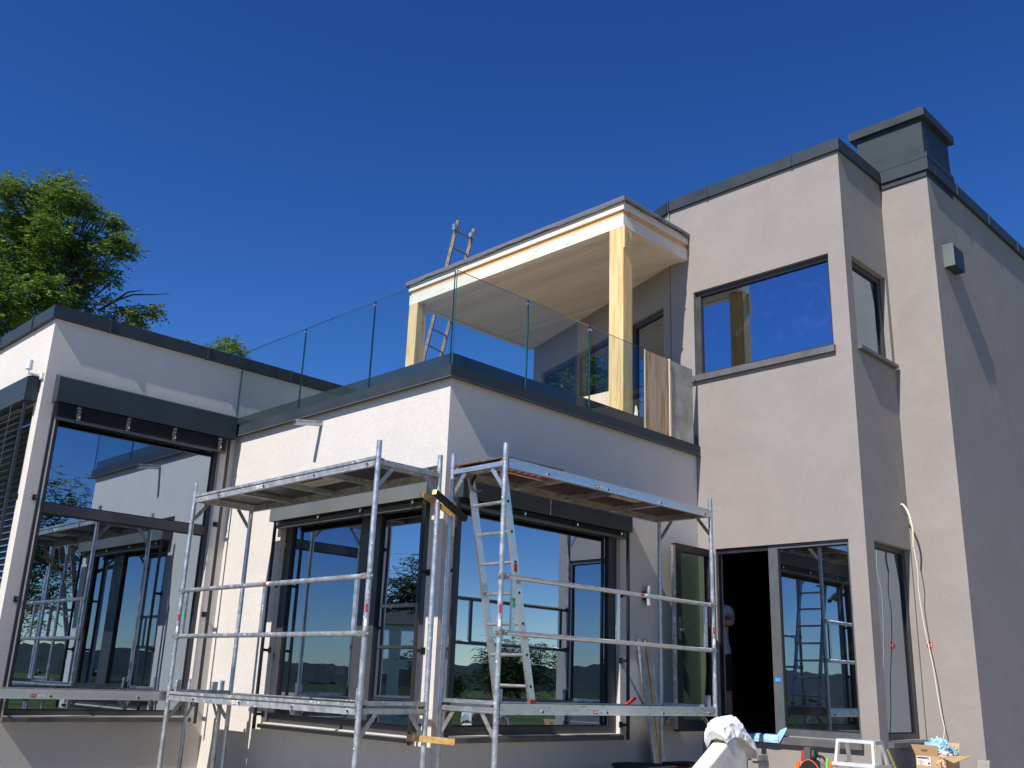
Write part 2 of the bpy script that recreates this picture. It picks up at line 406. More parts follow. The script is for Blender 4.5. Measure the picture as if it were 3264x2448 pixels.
    def build(s, name, mats, parent=None, at=None, smooth=False, fix=True):
        if isinstance(mats, str): mats = [mats]
        off = Vector((0,0,0))
        if parent is not None: off = OFF.get(parent.name, off)
        elif at is not None: off = Vector(at)
        me = bpy.data.meshes.new(name)
        me.from_pydata([(x-off.x, y-off.y, z-off.z) for x, y, z in s.v], [], s.f)
        for mt in mats: me.materials.append(MATS[mt])
        if len(mats) > 1: me.polygons.foreach_set('material_index', s.m)
        if fix:
            bm = bmesh.new(); bm.from_mesh(me); bmesh.ops.recalc_face_normals(bm, faces=bm.faces); bm.to_mesh(me); bm.free()
        if smooth:
            me.polygons.foreach_set('use_smooth', [True]*len(me.polygons))
            try: me.set_sharp_from_angle(angle=math.radians(40))
            except Exception: pass
        me.update()
        o = bpy.data.objects.new(name, me); COL.objects.link(o)
        if parent is not None: o.parent = parent
        elif at is not None: o.location = off
        OFF[o.name] = off
        return o

def thing(name, label, cat, at=(0,0,0), group=None):
    o = bpy.data.objects.new(name, None); o.empty_display_size = 0.2
    o.location = at; COL.objects.link(o); OFF[o.name] = Vector(at)
    return tag(o, label, cat, group)
def tag(o, label, cat, group=None, kind=None):
    if label: o['label'] = label
    if cat: o['category'] = cat
    if group: o['group'] = group
    if kind: o['kind'] = kind
    return o
def struct(o): o['kind'] = 'structure'; return o
def lerp(a, b, t): return a+(b-a)*t

xA, xB, xC, xD = -10.973, -6.90, -4.737, -4.128
yA, yB, yC, yD = 3.577, 5.99, 10.2, 11.372
KX, KY, AW = -7.26, 10.2, math.radians(19.0)
GZ = -1.15
def ground_z(x, y):
    t = max(0.0, min(1.0, ((x+y)*0.0 + math.hypot(x+6.5, y-8.0) - 5.0)/7.0))
    t = t*t*(3-2*t)
    return GZ - 0.6*t
def map_P(y0): return lambda u, w, v: (u, y0+w, v)
def map_Q(x0): return lambda u, w, v: (x0-w, u, v)
def map_A(): 
    ca, sa = math.cos(AW), math.sin(AW)
    return lambda u, w, v: (KX-u*ca+w*sa, KY+u*sa+w*ca, v)
# ================================================================== setting
def build_ground():
    mb = MB(); N = 70
    def g(i):
        t = (i/N)*2-1
        return math.copysign(abs(t)**2.6, t)*600 + (t*30)
    xs = [g(i)-6 for i in range(N+1)]; ys = [g(i)+8 for i in range(N+1)]
    vs = [(x, y, ground_z(x, y)) for y in ys for x in xs]
    fs = [(j*(N+1)+i, j*(N+1)+i+1, (j+1)*(N+1)+i+1, (j+1)*(N+1)+i) for j in range(N) for i in range(N)]
    mb.add(vs, fs)
    struct(mb.build('ground', 'ground_mix', fix=False, smooth=True))
    mb = MB(); n = 900; vs = []; rows = 7
    for i in range(n):
        a = 2*math.pi*i/n
        h = 11+12*max(0.0, -math.cos(a)*0.86-math.sin(a)*0.51)+6*noise.noise(Vector((math.cos(a)*2.2, math.sin(a)*2.2, 3.1)))+4*noise.noise(Vector((math.cos(a)*8, math.sin(a)*8, 1.1)))
        for k in range(rows):
            t = k/(rows-1)
            r = 250+t*260
            z = -2.2 + h*math.sin(t*math.pi*0.55)**1.3 + (2.2*noise.noise(Vector((math.cos(a)*90, math.sin(a)*90, t*9)))+1.2*noise.noise(Vector((math.cos(a)*260, math.sin(a)*260, t*5)))) + 0.8*noise.noise(Vector((math.cos(a)*30, math.sin(a)*30, t*6)))
            vs.append((math.cos(a)*r, math.sin(a)*r, z))
    fs = []
    for i in range(n):
        j = (i+1) % n
        for k in range(rows-1): fs.append((i*rows+k, j*rows+k, j*rows+k+1, i*rows+k+1))
    mb.add(vs, fs)
    struct(mb.build('hills', 'hill_forest', fix=False, smooth=True))
build_ground()

# ------------------------------------------------------------------ house
house = thing('modern_house', 'flat-roofed modern plastered house with anthracite metal copings, lower storey white, tall block taupe', 'house', (xB, yC, GZ))

def wall(mp, u0, u1, v0, v1, th, holes, mats, parent=house, name='wall', inner=True):
    us = sorted({u0, u1, *[h[0] for h in holes], *[h[1] for h in holes]})
    vs_ = sorted({v0, v1, *[h[2] for h in holes], *[h[3] for h in holes]})
    nu, nv = len(us)-1, len(vs_)-1
    def solid(i, j):
        if i < 0 or j < 0 or i >= nu or j >= nv: return False
        cu, cv = (us[i]+us[i+1])/2, (vs_[j]+vs_[j+1])/2
        return not any(h[0] < cu < h[1] and h[2] < cv < h[3] for h in holes)
    mb = MB()
    for i in range(nu):
        for j in range(nv):
            if not solid(i, j): continue
            a, b, c, d = us[i], us[i+1], vs_[j], vs_[j+1]
            mb.add([mp(a,0,c), mp(b,0,c), mp(b,0,d), mp(a,0,d)], [(0,1,2,3)], 0)
            mb.add([mp(a,th,c), mp(b,th,c), mp(b,th,d), mp(a,th,d)], [(3,2,1,0)], 1)
            for (ii, jj, P) in ((i-1,j,((a,0,c),(a,0,d),(a,th,d),(a,th,c))), (i+1,j,((b,0,c),(b,th,c),(b,th,d),(b,0,d))),
                                (i,j-1,((a,0,c),(a,th,c),(b,th,c),(b,0,c))), (i,j+1,((a,0,d),(b,0,d),(b,th,d),(a,th,d)))):
                if not solid(ii, jj): mb.add([mp(*p) for p in P], [(0,1,2,3)], 0)
    # weld
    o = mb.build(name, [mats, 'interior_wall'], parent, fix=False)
    bm = bmesh.new(); bm.from_mesh(o.data); bmesh.ops.remove_doubles(bm, verts=bm.verts, dist=1e-5)
    bmesh.ops.recalc_face_normals(bm, faces=bm.faces); bm.to_mesh(o.data); bm.free()
    return o

TH = 0.15
H1 = (3.77, 5.788, -0.49, 2.82)        # left house, right-facing window
H2 = (-9.688, -7.10, -0.49, 1.68)      # bay, front window
H3 = (6.145, 8.655, -0.47, 1.68)        # bay, side window
H4 = (-6.89, -4.95, 3.93, 5.11)        # upper window
H5 = (10.365, 11.29, 3.93, 5.08)
H6 = (10.40, 11.34, -0.43, 1.655)
H7 = (-6.655, -4.935, -0.44, 1.66)     # door
H9 = (-13.6, -11.16, -0.49, 2.82)
ZB = -1.7
mPA, mQA, mPB, mQB, mPC, mQC, mPD, mQD = map_P(yA), map_Q(xA), map_P(yB), map_Q(xB), map_P(yC), map_Q(xC), map_P(yD), map_Q(xD)
mA = map_A()
w1 = wall(mPA, -17.0, xA, ZB, 3.80, TH, [H9], 'plaster_white')
w2 = wall(mQA, yA+TH, 13.5, ZB, 3.80, TH, [H1], 'plaster_white')
w3 = wall(mPB, xA, xB, ZB, 2.90, TH, [H2], 'plaster_white')
w4 = wall(mQB, yB+TH, yC, ZB, 2.90, TH, [H3], 'plaster_white')
w5 = wall(mPC, KX, xC, ZB, 6.48, TH, [H4, H7], 'plaster_taupe')
w6 = wall(mQC, yC+TH, yD, ZB, 6.48, TH, [H5, H6], 'plaster_taupe')
w7 = wall(mPD, xC, xD, ZB, 6.48, TH, [], 'plaster_taupe')
w8 = wall(mQD, yD+TH, 24.0, ZB, 6.48, TH, [], 'plaster_taupe')
HA1 = (0.18, 1.02, 2.98, 5.06); HA2 = (1.35, 3.78, 3.25, 5.07)
w9 = wall(mA, 0.02, 4.08, 2.75, 6.48, TH, [HA1, HA2], 'plaster_taupe')
# hidden rear walls, floors and roofs that close the rooms
mb = MB(); mb.box(-17.3, -17.0, yA, 13.5, ZB, 3.8); mb.build('wall', 'plaster_white', house)
mb = MB(); mb.box(-17.0, -11.3, 13.2, 13.5, ZB, 3.8); mb.build('wall', 'plaster_white', house)
mb = MB(); mb.box(-11.15, xD, 24.0, 24.3, ZB, 6.48); mb.build('wall', 'plaster_taupe', house)
mb = MB(); mb.box(-11.25, -11.10, 11.72, 24.3, ZB, 6.40); mb.build('wall', 'plaster_taupe', house)
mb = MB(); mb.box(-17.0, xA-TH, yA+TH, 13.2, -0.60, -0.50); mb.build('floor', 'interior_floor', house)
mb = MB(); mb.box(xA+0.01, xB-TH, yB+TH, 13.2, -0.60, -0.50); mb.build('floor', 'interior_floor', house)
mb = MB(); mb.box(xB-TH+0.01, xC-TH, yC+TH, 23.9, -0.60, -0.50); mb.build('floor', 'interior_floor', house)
mb = MB(); mb.box(-17.0, xA-TH, yA+TH, 13.2, 3.42, 3.66); mb.build('roof', 'membrane', house)
mb = MB(); mb.box(xA+0.01, xB-TH+0.001, yB+TH, 11.6, 2.62, 2.90); mb.build('terrace_floor', 'paver', house)
mb = MB(); mb.prism([(xB-TH+.01, yC+TH+.02, 2.55), (xC-TH, yC+TH+.02, 2.55), (xC-TH, 23.9, 2.55), (-11.0, 23.9, 2.55), (-11.0, 12.0, 2.55)], (0,0,0.3)); mb.build('floor', 'interior_floor', house)
ca, sa = math.cos(AW), math.sin(AW)
mb = MB(); mb.prism([(KX+.1, yC+TH, 6.15), (xC-TH, yC+TH, 6.15), (xC-TH, yD+TH, 6.15), (xD-TH, yD+TH, 6.15), (xD-TH, 23.9, 6.15), (-11.0, 23.9, 6.15), (-11.0, KY+TH+3.95*sa, 6.15)], (0,0,0.2)); mb.build('roof', 'membrane', house)

def coping_run(mp, u0, u1, joints, zb, zt, ov, back=0.34, strip=0.012, mat='metal_anthracite', join_end=0.0):
    cuts = [u0]+[j for j in joints if u0 < j < u1]+[u1]
    for i in range(len(cuts)-1):
        a, b = cuts[i], cuts[i+1]
        mb = MB(); g = 0.002
        mb.mbox(mp, a+g, b-g, -ov, back, zb, zt)
        o = mb.build('coping', mat, house)
        if i > 0:
            s_ = MB(); s_.mbox(mp, a-0.012, a+0.012, -ov-strip, back+0.01, zb-0.006, zt+0.008)
            s_.build('joint_strip', mat, o)
OA, OC_, OD_ = 0.05, 0.036, 0.045
coping_run(mPA, -17.3, xA+OA, [-15.93, -14.84, -13.75, -12.66, -11.573], 3.766, 3.91, OA)
coping_run(mQA, yA+0.342, 13.5, [4.176, 5.432, 6.65, 7.87, 9.1, 10.3], 3.766, 3.91, OA)
coping_run(mPC, KX, xC+OC_, [-6.618, -5.35], 6.43, 6.588, OC_)
coping_run(mQC, yC+0.342, yD-OD_-0.002, [], 6.432, 6.586, OC_)
coping_run(mA, 0.03, 4.10, [1.2, 2.4, 3.6], 6.43, 6.588, OC_)
coping_run(mPD, xC+OC_+0.002, xD+OD_, [], 6.428, 6.62, OD_, back=0.2)
coping_run(mQD, yD+0.202, 24.0, [12.28, 13.42, 14.58, 15.7, 16.8, 17.9, 19.0], 6.43, 6.59, OD_)
# capping strip on canopy-side joint between straight and slanted run
mb = MB(); mb.box(KX-0.012, KX+0.012, yC-OC_-0.012, yC+0.2, 6.424, 6.596); mb.build('joint_strip', 'metal_anthracite', house)

# chimney clad in sheet metal
mb = MB()
mb.box(-4.99, xD+0.005, yD-0.02, 12.22, 6.35, 7.20)
ch = mb.build('chimney', 'metal_anthracite', house)
mb = MB(); mb.box(-5.073, -4.058, 11.296, 12.29, 7.188, 7.307); cap = mb.build('chimney_cap', 'metal_anthracite', ch)
mb = MB(); mb.box(-4.70, xD+OD_+0.004, yD-OD_-0.004, 12.2, 6.60, 6.665); mb.build('flashing', 'metal_anthracite', ch)
mb = MB()
for zz in (6.72, 6.82, 7.0, 7.16): mb.disc((xD+0.005, yD+0.03, zz), (1,0,0), 0.006, 8, 0.004)
for zz in (7.21, 7.24, 7.27): mb.disc((-5.065, 11.296, zz), (0,-1,0), 0.006, 8, 0.004)
mb.build('rivet', 'screw_bright', ch)

# metal-faced vent box on the right-hand wall
vb = thing('wall_vent_box', 'small grey sheet-metal vent box high on the shaded right wall', 'vent box', (xD, 11.82, 5.19))
mb = MB(); mb.box(xD, xD+0.125, 11.66, 12.0, 5.19, 5.47); mb.build('housing', 'metal_anthracite', vb)
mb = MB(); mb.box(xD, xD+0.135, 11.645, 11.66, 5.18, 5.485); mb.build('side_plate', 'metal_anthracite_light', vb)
mb = MB()
for zz in (5.22, 5.33, 5.44): mb.disc((xD+0.126, 11.68, zz), (1,0,0), 0.006, 8, 0.003)
mb.build('screw', 'screw_bright', vb)

def window(mp, H, depth, bars, fw, name='window', fmat='frame_mid', panes=None, gdepth=0.03, fdepth=0.07, sill=None, fws=None):
    """bars: list of (u0,u1,v0,v1) extra bars. panes: list of rects (default whole)"""
    u0, u1, v0, v1 = H
    L, R, B, T = fws or (fw, fw, fw, fw)
    mb = MB()
    mb.mbox(mp, u0, u0+L, depth, depth+fdepth, v0, v1)
    mb.mbox(mp, u1-R, u1, depth, depth+fdepth, v0, v1)
    mb.mbox(mp, u0+L, u1-R, depth, depth+fdepth, v0, v0+B)
    mb.mbox(mp, u0+L, u1-R, depth, depth+fdepth, v1-T, v1)
    f = mb.build(name, fmat, house)
    for b in bars:
        s_ = MB(); s_.mbox(mp, b[0], b[1], depth-0.004, depth+fdepth, b[2], b[3]); s_.build('mullion', b[4] if len(b) > 4 else fmat, f)
    for p in (panes or [(u0+L, u1-R, v0+B, v1-T)]):
        sl = 0.012
        s_ = MB()   # slim glazing bead
        for (a, b_, c, d) in ((p[0],p[0]+sl,p[2],p[3]),(p[1]-sl,p[1],p[2],p[3]),(p[0]+sl,p[1]-sl,p[2],p[2]+sl),(p[0]+sl,p[1]-sl,p[3]-sl,p[3])):
            s_.mbox(mp, a, b_, depth+0.012, depth+0.05, c, d)
        s_.build('glazing_bead', 'seal_black', f)
        s_ = MB(); q = [mp(p[0]+sl*.5, depth+gdepth, p[2]+sl*.5), mp(p[1]-sl*.5, depth+gdepth, p[2]+sl*.5), mp(p[1]-sl*.5, depth+gdepth, p[3]-sl*.5), mp(p[0]+sl*.5, depth+gdepth, p[3]-sl*.5)]
        n_ = Vector(mp(0,-1,0))-Vector(mp(0,0,0))
        s_.prism(q, (-n_)*0.024)
        s_.build('pane', 'window_glass', f)
    if sill:
        a, b_, out, top, bot = sill
        s_ = MB()
        s_.hexa([mp(a,-out,bot),mp(b_,-out,bot),mp(b_,depth+0.002,bot),mp(a,depth+0.002,bot),mp(a,-out,top-0.012),mp(b_,-out,top-0.012),mp(b_,depth+0.002,top),mp(a,depth+0.002,top)])
        s_.build('sill', 'sill_grey', f)
    return f

win1 = window(mQA, H1, 0.065, [(3.82, 5.738, 1.60, 1.71)], 0.05, panes=[(3.82, 5.738, -0.44, 1.60), (3.82, 5.738, 1.71, 2.77)], sill=(3.755, 5.815, 0.05, -0.492, -0.55))
win2 = window(mPB, H2, 0.055, [(-8.24, -7.92, -0.41, 1.62), (-9.60, -9.55, -0.41, 1.62)], 0.08, fws=(0.085, 0.14, 0.08, 0.06),
              panes=[(-9.55, -8.24, -0.41, 1.62), (-7.92, -7.24, -0.41, 1.62)], sill=(-9.70, -7.12, 0.05, -0.495, -0.545))
win3 = window(mQB, H3, 0.055, [], 0.08, fws=(0.13, 0.14, 0.075, 0.06), sill=(6.10, 8.665, 0.05, -0.473, -0.53))
win4 = window(mPC, H4, 0.05, [], 0.05, fws=(0.075, 0.03, 0.035, 0.06), fmat='frame_mid', sill=(-6.93, -4.93, 0.045, 3.935, 3.845))
win5 = window(mQC, H5, 0.07, [], 0.05, fws=(0.03, 0.09, 0.04, 0.07), fmat='frame_mid', sill=(10.345, 11.335, 0.06, 3.93, 3.875))
win6 = window(mQC, H6, 0.07, [], 0.05, fws=(0.03, 0.07, 0.06, 0.05), fmat='frame_mid', sill=(10.38, 11.355, 0.06, -0.435, -0.50))
dfr = window(mPC, (-5.95, -4.935, -0.44, 1.66), 0.03, [], 0.05, name='door_sidelight', fmat='frame_grey', fws=(0.12, 0.03, 0.07, 0.05), sill=(-6.66, -4.915, 0.05, -0.445, -0.53))
mb = MB(); mb.mbox(mPC, -6.655, -6.635, 0.03, 0.09, -0.44, 1.66); mb.mbox(mPC, -6.635, -5.95, 0.03, 0.10, 1.60, 1.66); mb.build('door_frame', 'frame_dark', house)
winA1 = window(mA, HA1, 0.05, [], 0.07, name='terrace_door')
winA2 = window(mA, HA2, 0.05, [(2.58, 2.72, 3.30, 5.02)], 0.06, panes=[(1.41, 2.58, 3.31, 5.01), (2.72, 3.72, 3.31, 5.01)])
win9 = window(mPA, H9, 0.065, [], 0.06)

# open glazed door leaf, swung 90 degrees out
mb = MB()
lx0, lx1, ly0, ly1 = -6.735, -6.665, 9.395, 10.165
mb.box(lx0, lx1, ly0, ly0+0.10, -0.44, 1.64); mb.box(lx0, lx1, ly1-0.10, ly1, -0.44, 1.64)
mb.box(lx0, lx1, ly0+0.10, ly1-0.10, -0.44, -0.32); mb.box(lx0, lx1, ly0+0.10, ly1-0.10, 1.555, 1.64)
leaf = mb.build('door', 'frame_dark', house)
mb = MB(); mb.box(-6.712, -6.688, ly0+0.10, ly1-0.10, -0.32, 1.555); mb.build('pane', 'door_glass', leaf)
mb = MB(); mb.box(lx0+0.006, lx1-0.006, ly0-0.006, ly0, -0.42, 1.62); mb.build('lock_edge', 'aluminium', leaf)
mb = MB(); mb.box(lx1, lx1+0.012, 9.43, 9.465, 0.55, 0.80); mb.tube((lx1, 9.447, 0.66), (lx1+0.05, 9.447, 0.66), 0.009); mb.tube((lx1+0.05, 9.44, 0.66), (lx1+0.05, 9.57, 0.66), 0.009); mb.build('handle', 'steel_bright', leaf)
mb = MB()
for zz in (1.5, 1.3, 1.05, 0.75, 0.4, 0.1, -0.15): mb.box(lx0+0.025, lx1-0.025, ly0-0.012, ly0-0.005, zz, zz+0.05)
mb.build('latch_plate', 'screw_bright', leaf)

# rainwater spout through the bay wall
mb = MB(); mb.tube((-9.09, yB+0.05, 2.752), (-9.125, yB-0.33, 2.70), 0.032, 16, hollow=True); mb.build('rain_spout', 'galvanised', house, smooth=True)
# round red wall box cover
mb = MB(); mb.disc((-4.62, yD-0.001, 0.58), (0,-1,0), 0.036, 20, 0.004); rc = mb.build('socket_cover', 'red_plastic', house)
mb = MB(); mb.path([(-4.645, yD-0.006, 0.60), (-4.62, yD-0.006, 0.585), (-4.63, yD-0.006, 0.565), (-4.60, yD-0.006, 0.56), (-4.60, yD-0.006, 0.60)], 0.004, 6); mb.build('scratch', 'paint_white', rc)

# parapet upstand behind the balustrade
mb = MB(); mb.box(xA+0.002, xB+0.02, yB-0.02, yB+0.18, 2.905, 3.115); mb.build('parapet', 'metal_anthracite', house)
mb = MB(); mb.box(xB-0.18, xB+0.02, yB+0.182, yC-0.002, 2.905, 3.115); mb.build('parapet', 'metal_anthracite', house)

# ------------------------------------------------------------------ glass balustrade
bal = thing('glass_balustrade', 'frameless clear glass balustrade around the terrace edge above the bay', 'balustrade', (xB, yB, 2.855))
FO = 0.064
mb = MB(); mb.box(xA+0.003, xB+FO, yB-FO, yB-0.022, 2.855, 2.98); mb.build('base_channel', 'metal_anthracite', bal)
mb = MB(); mb.box(xB+0.022, xB+FO, yB-0.0215, yC-0.003, 2.8555, 2.979); mb.build('base_channel', 'metal_anthracite', bal)
mb = MB(); mb.box(xB+FO, xB+FO+0.006, yB-FO, yC-0.003, 2.851, 2.857); mb.box(xA+0.01, xB+FO, yB-FO-0.006, yB-FO, 2.851, 2.857); mb.build('drip_edge', 'metal_anthracite_light', bal)
def pane_box(x0, x1, y0, y1, z0, z1, axis):
    mb = MB()
    c = [(x0,y0,z0),(x1,y0,z0),(x1,y1,z0),(x0,y1,z0),(x0,y0,z1),(x1,y0,z1),(x1,y1,z1),(x0,y1,z1)]
    fs = [(0,3,2,1),(4,5,6,7),(0,1,5,4),(1,2,6,5),(2,3,7,6),(3,0,4,7)]
    big = {2,4} if axis == 'x' else {3,5}
    for i, f in enumerate(fs): mb.add([c[k] for k in f], [(0,1,2,3)], 0 if i in big else 1)
    o = mb.build('glass_pane', ['clear_glass', 'glass_edge'], bal, fix=False)
    bm = bmesh.new(); bm.from_mesh(o.data); bmesh.ops.remove_doubles(bm, verts=bm.verts, dist=1e-6); bmesh.ops.recalc_face_normals(bm, faces=bm.faces); bm.to_mesh(o.data); bm.free()
    return o
gx = [-10.965, -9.535, -8.185, -6.868]
for i in range(3): pane_box(gx[i]+0.005, gx[i+1]-0.005, yB-0.056, yB-0.039, 2.93, 3.985, 'x')
gy = [5.945, 6.995, 8.025, 9.04, 10.06]
for i in range(3): pane_box(xB+0.039, xB+0.056, gy[i]+0.005, gy[i+1]-0.005, 2.93, 3.985, 'y')
for x in (-9.535, -8.185):
    mb = MB(); mb.box(x-0.018, x+0.018, yB-0.064, yB-0.031, 3.93, 3.95); mb.build('glass_clip', 'steel_bright', bal)
for y in (6.995, 8.025):
    mb = MB(); mb.box(xB+0.031, xB+0.064, y-0.018, y+0.018, 3.93, 3.95); mb.build('glass_clip', 'steel_bright', bal)

# ------------------------------------------------------------------ external blinds
def blind(label, mp, u0, u1, z0, z1, guides, zlow, stack, at, slats=False, seam=None, mat='metal_anthracite', tapes=(), guide_w=0.10):
    t = thing('external_blind', label, 'window blind', at, 'external window blinds')
    mb = MB(); d = 0.14
    mb.hexa([mp(u0,-d,z0),mp(u1,-d,z0),mp(u1,-0.001,z0+0.003),mp(u0,-0.001,z0+0.003),mp(u0,-d,z1),mp(u1,-d,z1),mp(u1,-0.001,z1+0.05),mp(u0,-0.001,z1+0.05)])
    c = mb.build('cassette', mat, t)
    if seam:
        s_ = MB(); s_.mbox(mp, seam-0.003, seam+0.003, -d-0.003, -d, z0+0.002, z1); s_.build('seam', 'aluminium', c)
    for g in guides:
        s_ = MB(); s_.mbox(mp, g-0.014, g+0.014, -guide_w-0.014, -guide_w+0.014, zlow, z0-0.001); gr = s_.build('guide_rail', 'blind_dark', t)
        for zz in (lerp(zlow, z0, 0.06), lerp(zlow, z0, 0.36), lerp(zlow, z0, 0.68)):
            s_ = MB(); s_.mbox(mp, g-0.008, g+0.008, -guide_w, -0.001, zz, zz+0.03); s_.mbox(mp, g-0.03, g+0.03, -0.006, -0.001, zz-0.015, zz+0.045); s_.build('bracket', 'seal_black', gr)
    gl, gr_ = guides[0]+0.03, guides[1]-0.03
    if not slats:
        n = max(3, int(stack/0.016))
        for k in range(n):
            zz = z0-0.006-(k+1)*stack/n
            s_ = MB(); s_.mbox(mp, gl, gr_, -0.115+random.uniform(-.003,.003), -0.03, zz, zz+0.006); s_.build('slat', 'blind_dark', t)
        s_ = MB(); s_.mbox(mp, gl, gr_, -0.10, -0.05, z0-0.006-stack-0.026, z0-0.006-stack-0.002); s_.build('bottom_bar', 'slat_grey', t)
        for u in tapes:
            s_ = MB(); pts = []
            zt = z0-0.004; k = 9
            for i in range(k+1): pts.append(mp(u+random.uniform(-.006,.006), -0.118-0.014*(i % 2), lerp(zt, zt-stack-0.012, i/k)))
            for i in range(k):
                a = Vector(pts[i]); b = Vector(pts[i+1]); du = Vector(mp(0.022,0,0))-Vector(mp(0,0,0))
                s_.add([a-du, a+du, b+du, b-du], [(0,1,2,3)])
            s_.build('ladder_tape', 'tape_crinkle', t, fix=False)
            s_ = MB(); p = Vector(mp(u+0.012, -0.135, zt-stack*0.9)); s_.tube(p, p+Vector((0.0,0.0,0.022)), 0.009, 8); s_.build('tape_clip', 'screw_bright', t)
    else:
        n = int((z0-0.05-zlow-0.1)/0.075)
        for k in range(n):
            zz = z0-0.075-k*0.075
            s_ = MB()
            s_.hexa([mp(gl,-0.140,zz-0.032),mp(gr_,-0.140,zz-0.032),mp(gr_,-0.065,zz+0.002),mp(gl,-0.065,zz+0.002),
                     mp(gl,-0.142,zz-0.028),mp(gr_,-0.142,zz-0.028),mp(gr_,-0.065,zz+0.005),mp(gl,-0.065,zz+0.005)])
            s_.build('slat', 'slat_grey', t)
        for u in (gr_-0.28, gr_-1.5):
            s_ = MB(); s_.mbox(mp, u-0.004, u+0.004, -0.142, -0.139, zlow+0.15, z0-0.01); s_.build('ladder_tape', 'sill_grey', t)
    return t
blind('lowered slatted blind at the left picture edge beside the wind sensor', mPA, -13.75, -11.09, 2.805, 3.075, (-13.68, -11.15), -0.55, 0.1, (-12.4, yA, 2.8), slats=True)
blind('raised blind over the tall window of the left wing, four crinkled tapes hanging', mQA, 3.69, 5.895, 2.80, 3.08, (3.70, 5.84), -0.565, 0.155, (xA, 4.8, 2.8), tapes=(3.96, 4.53, 5.10, 5.70))
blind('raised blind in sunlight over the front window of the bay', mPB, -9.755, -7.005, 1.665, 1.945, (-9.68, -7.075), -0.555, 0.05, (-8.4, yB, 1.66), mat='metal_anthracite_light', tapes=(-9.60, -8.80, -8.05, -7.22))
blind('raised blind in shade over the side window of the bay, behind the access ladder', mQB, 6.10, 8.70, 1.675, 1.955, (6.075, 8.665), -0.525, 0.05, (xB, 7.4, 1.67), seam=7.33, tapes=(6.22, 6.95, 7.75, 8.5))

ws = thing('wind_sensor', 'small white wind sensor on an arm above the left blind', 'sensor', (-11.04, yA, 3.05))
mb = MB(); mb.box(-11.075, -11.0, yA-0.03, yA-0.001, 3.055, 3.125); mb.build('wall_plate', 'plastic_white', ws)
mb = MB(); mb.box(-11.075, -11.055, yA-0.16, yA-0.03, 3.085, 3.105); mb.build('arm', 'plastic_white', ws)
mb = MB(); mb.tube((-11.065, yA-0.15, 3.09), (-11.075, yA-0.15, 3.15), 0.010, 8); mb.build('stem', 'plastic_white', ws)
mb = MB(); mb.tube((-11.075, yA-0.15, 3.145), (-11.08, yA-0.15, 3.245), 0.036, 18); mb.build('cup', 'plastic_white', ws, smooth=True)

wlamp = thing('wall_lamp', 'small round steel up-down wall lamp in shade beside the open door', 'lamp', (xB, 9.09, 0.9))
mb = MB(); mb.box(xB, xB+0.03, 9.05, 9.12, 0.96, 1.06); mb.build('bracket', 'metal_anthracite', wlamp)
mb = MB(); mb.tube((xB+0.065, 9.085, 0.90), (xB+0.065, 9.085, 1.12), 0.035, 18, hollow=True); mb.build('lamp_body', 'galvanised_dull', wlamp, smooth=True)

# loose cable out of the wall
cb = thing('loose_cable', 'loose white cable hanging from a hole beside the narrow window', 'cable', (-4.74, 11.2, -0.5))
def smooth_pts(P, n=8):
    out = []
    P = [Vector(p) for p in P]
    for i in range(len(P)-1):
        p0, p1, p2, p3 = P[max(i-1,0)], P[i], P[i+1], P[min(i+2,len(P)-1)]
        for k in range(n):
            t = k/n
            out.append(0.5*((2*p1)+(-p0+p2)*t+(2*p0-5*p1+4*p2-p3)*t*t+(-p0+3*p1-3*p2+p3)*t**3))
    out.append(P[-1]); return out
mb = MB(); mb.path(smooth_pts([(-4.76, 11.208, 2.168), (-4.70, 11.17, 2.155), (-4.63, 11.13, 2.04), (-4.60, 11.13, 1.86), (-4.62, 11.16, 1.66)]), 0.011, 10); mb.build('conduit', 'cable_cream', cb, smooth=True)
mb = MB(); mb.path(smooth_pts([(-4.62, 11.16, 1.67), (-4.60, 11.17, 1.40), (-4.62, 11.20, 1.16), (-4.60, 11.22, 0.78), (-4.58, 11.24, 0.57), (-4.55, 11.25, 0.30), (-4.535, 11.26, 0.03), (-4.515, 11.27, -0.20), (-4.50, 11.27, -0.31), (-4.53, 11.27, -0.45), (-4.55, 11.26, -0.60), (-4.5, 11.25, -0.95)]), 0.0055, 8); mb.build('wire', 'cable_white', cb, smooth=True)
# ------------------------------------------------------------------ timber canopy
cx0, cx1, cy0 = -11.23, -6.973, 8.795
can = thing('timber_canopy', 'unfinished flat-roofed timber canopy on two yellow pine posts over the terrace', 'canopy', (-9.0, 9.5, 2.9))
def wall_y(x):   # face of the house wall behind the canopy
    return yC if x >= KX else KY+(KX-x)*math.tan(AW)
for (a, b) in ((-7.20, -6.975), (-11.225, -11.02)):
    mb = MB(); mb.box(a, b, cy0+0.002, cy0+0.18, 2.905, 5.60); col = mb.build('post', 'pine_yellow', can)
mb = MB(); mb.box(-6.974, -6.955, cy0+0.0, cy0+0.045, 5.30, 5.605); mb.build('post_batten', 'pine_yellow', can)
mb = MB(); mb.box(cx0, cx1, cy0, cy0+0.09, 5.60, 5.765); mb.build('front_beam', 'beam_white', can)
mb = MB(); mb.box(cx1-0.09, cx1, cy0+0.092, yC-0.003, 5.60, 5.765); mb.build('side_beam', 'beam_white_y', can)
mb = MB(); mb.box(cx0, cx0+0.09, cy0+0.092, wall_y(cx0+0.09)-0.005, 5.60, 5.765); mb.build('side_beam', 'beam_white_y', can)
mb = MB(); mb.box(cx0+0.015, cx1-0.015, cy0+0.015, cy0+0.09, 5.766, 5.84); mb.build('recessed_strip', 'pine_orange', can)
mb = MB(); mb.box(cx1-0.09, cx1-0.015, cy0+0.092, yC-0.003, 5.766, 5.84); mb.build('recessed_strip', 'pine_orange', can)
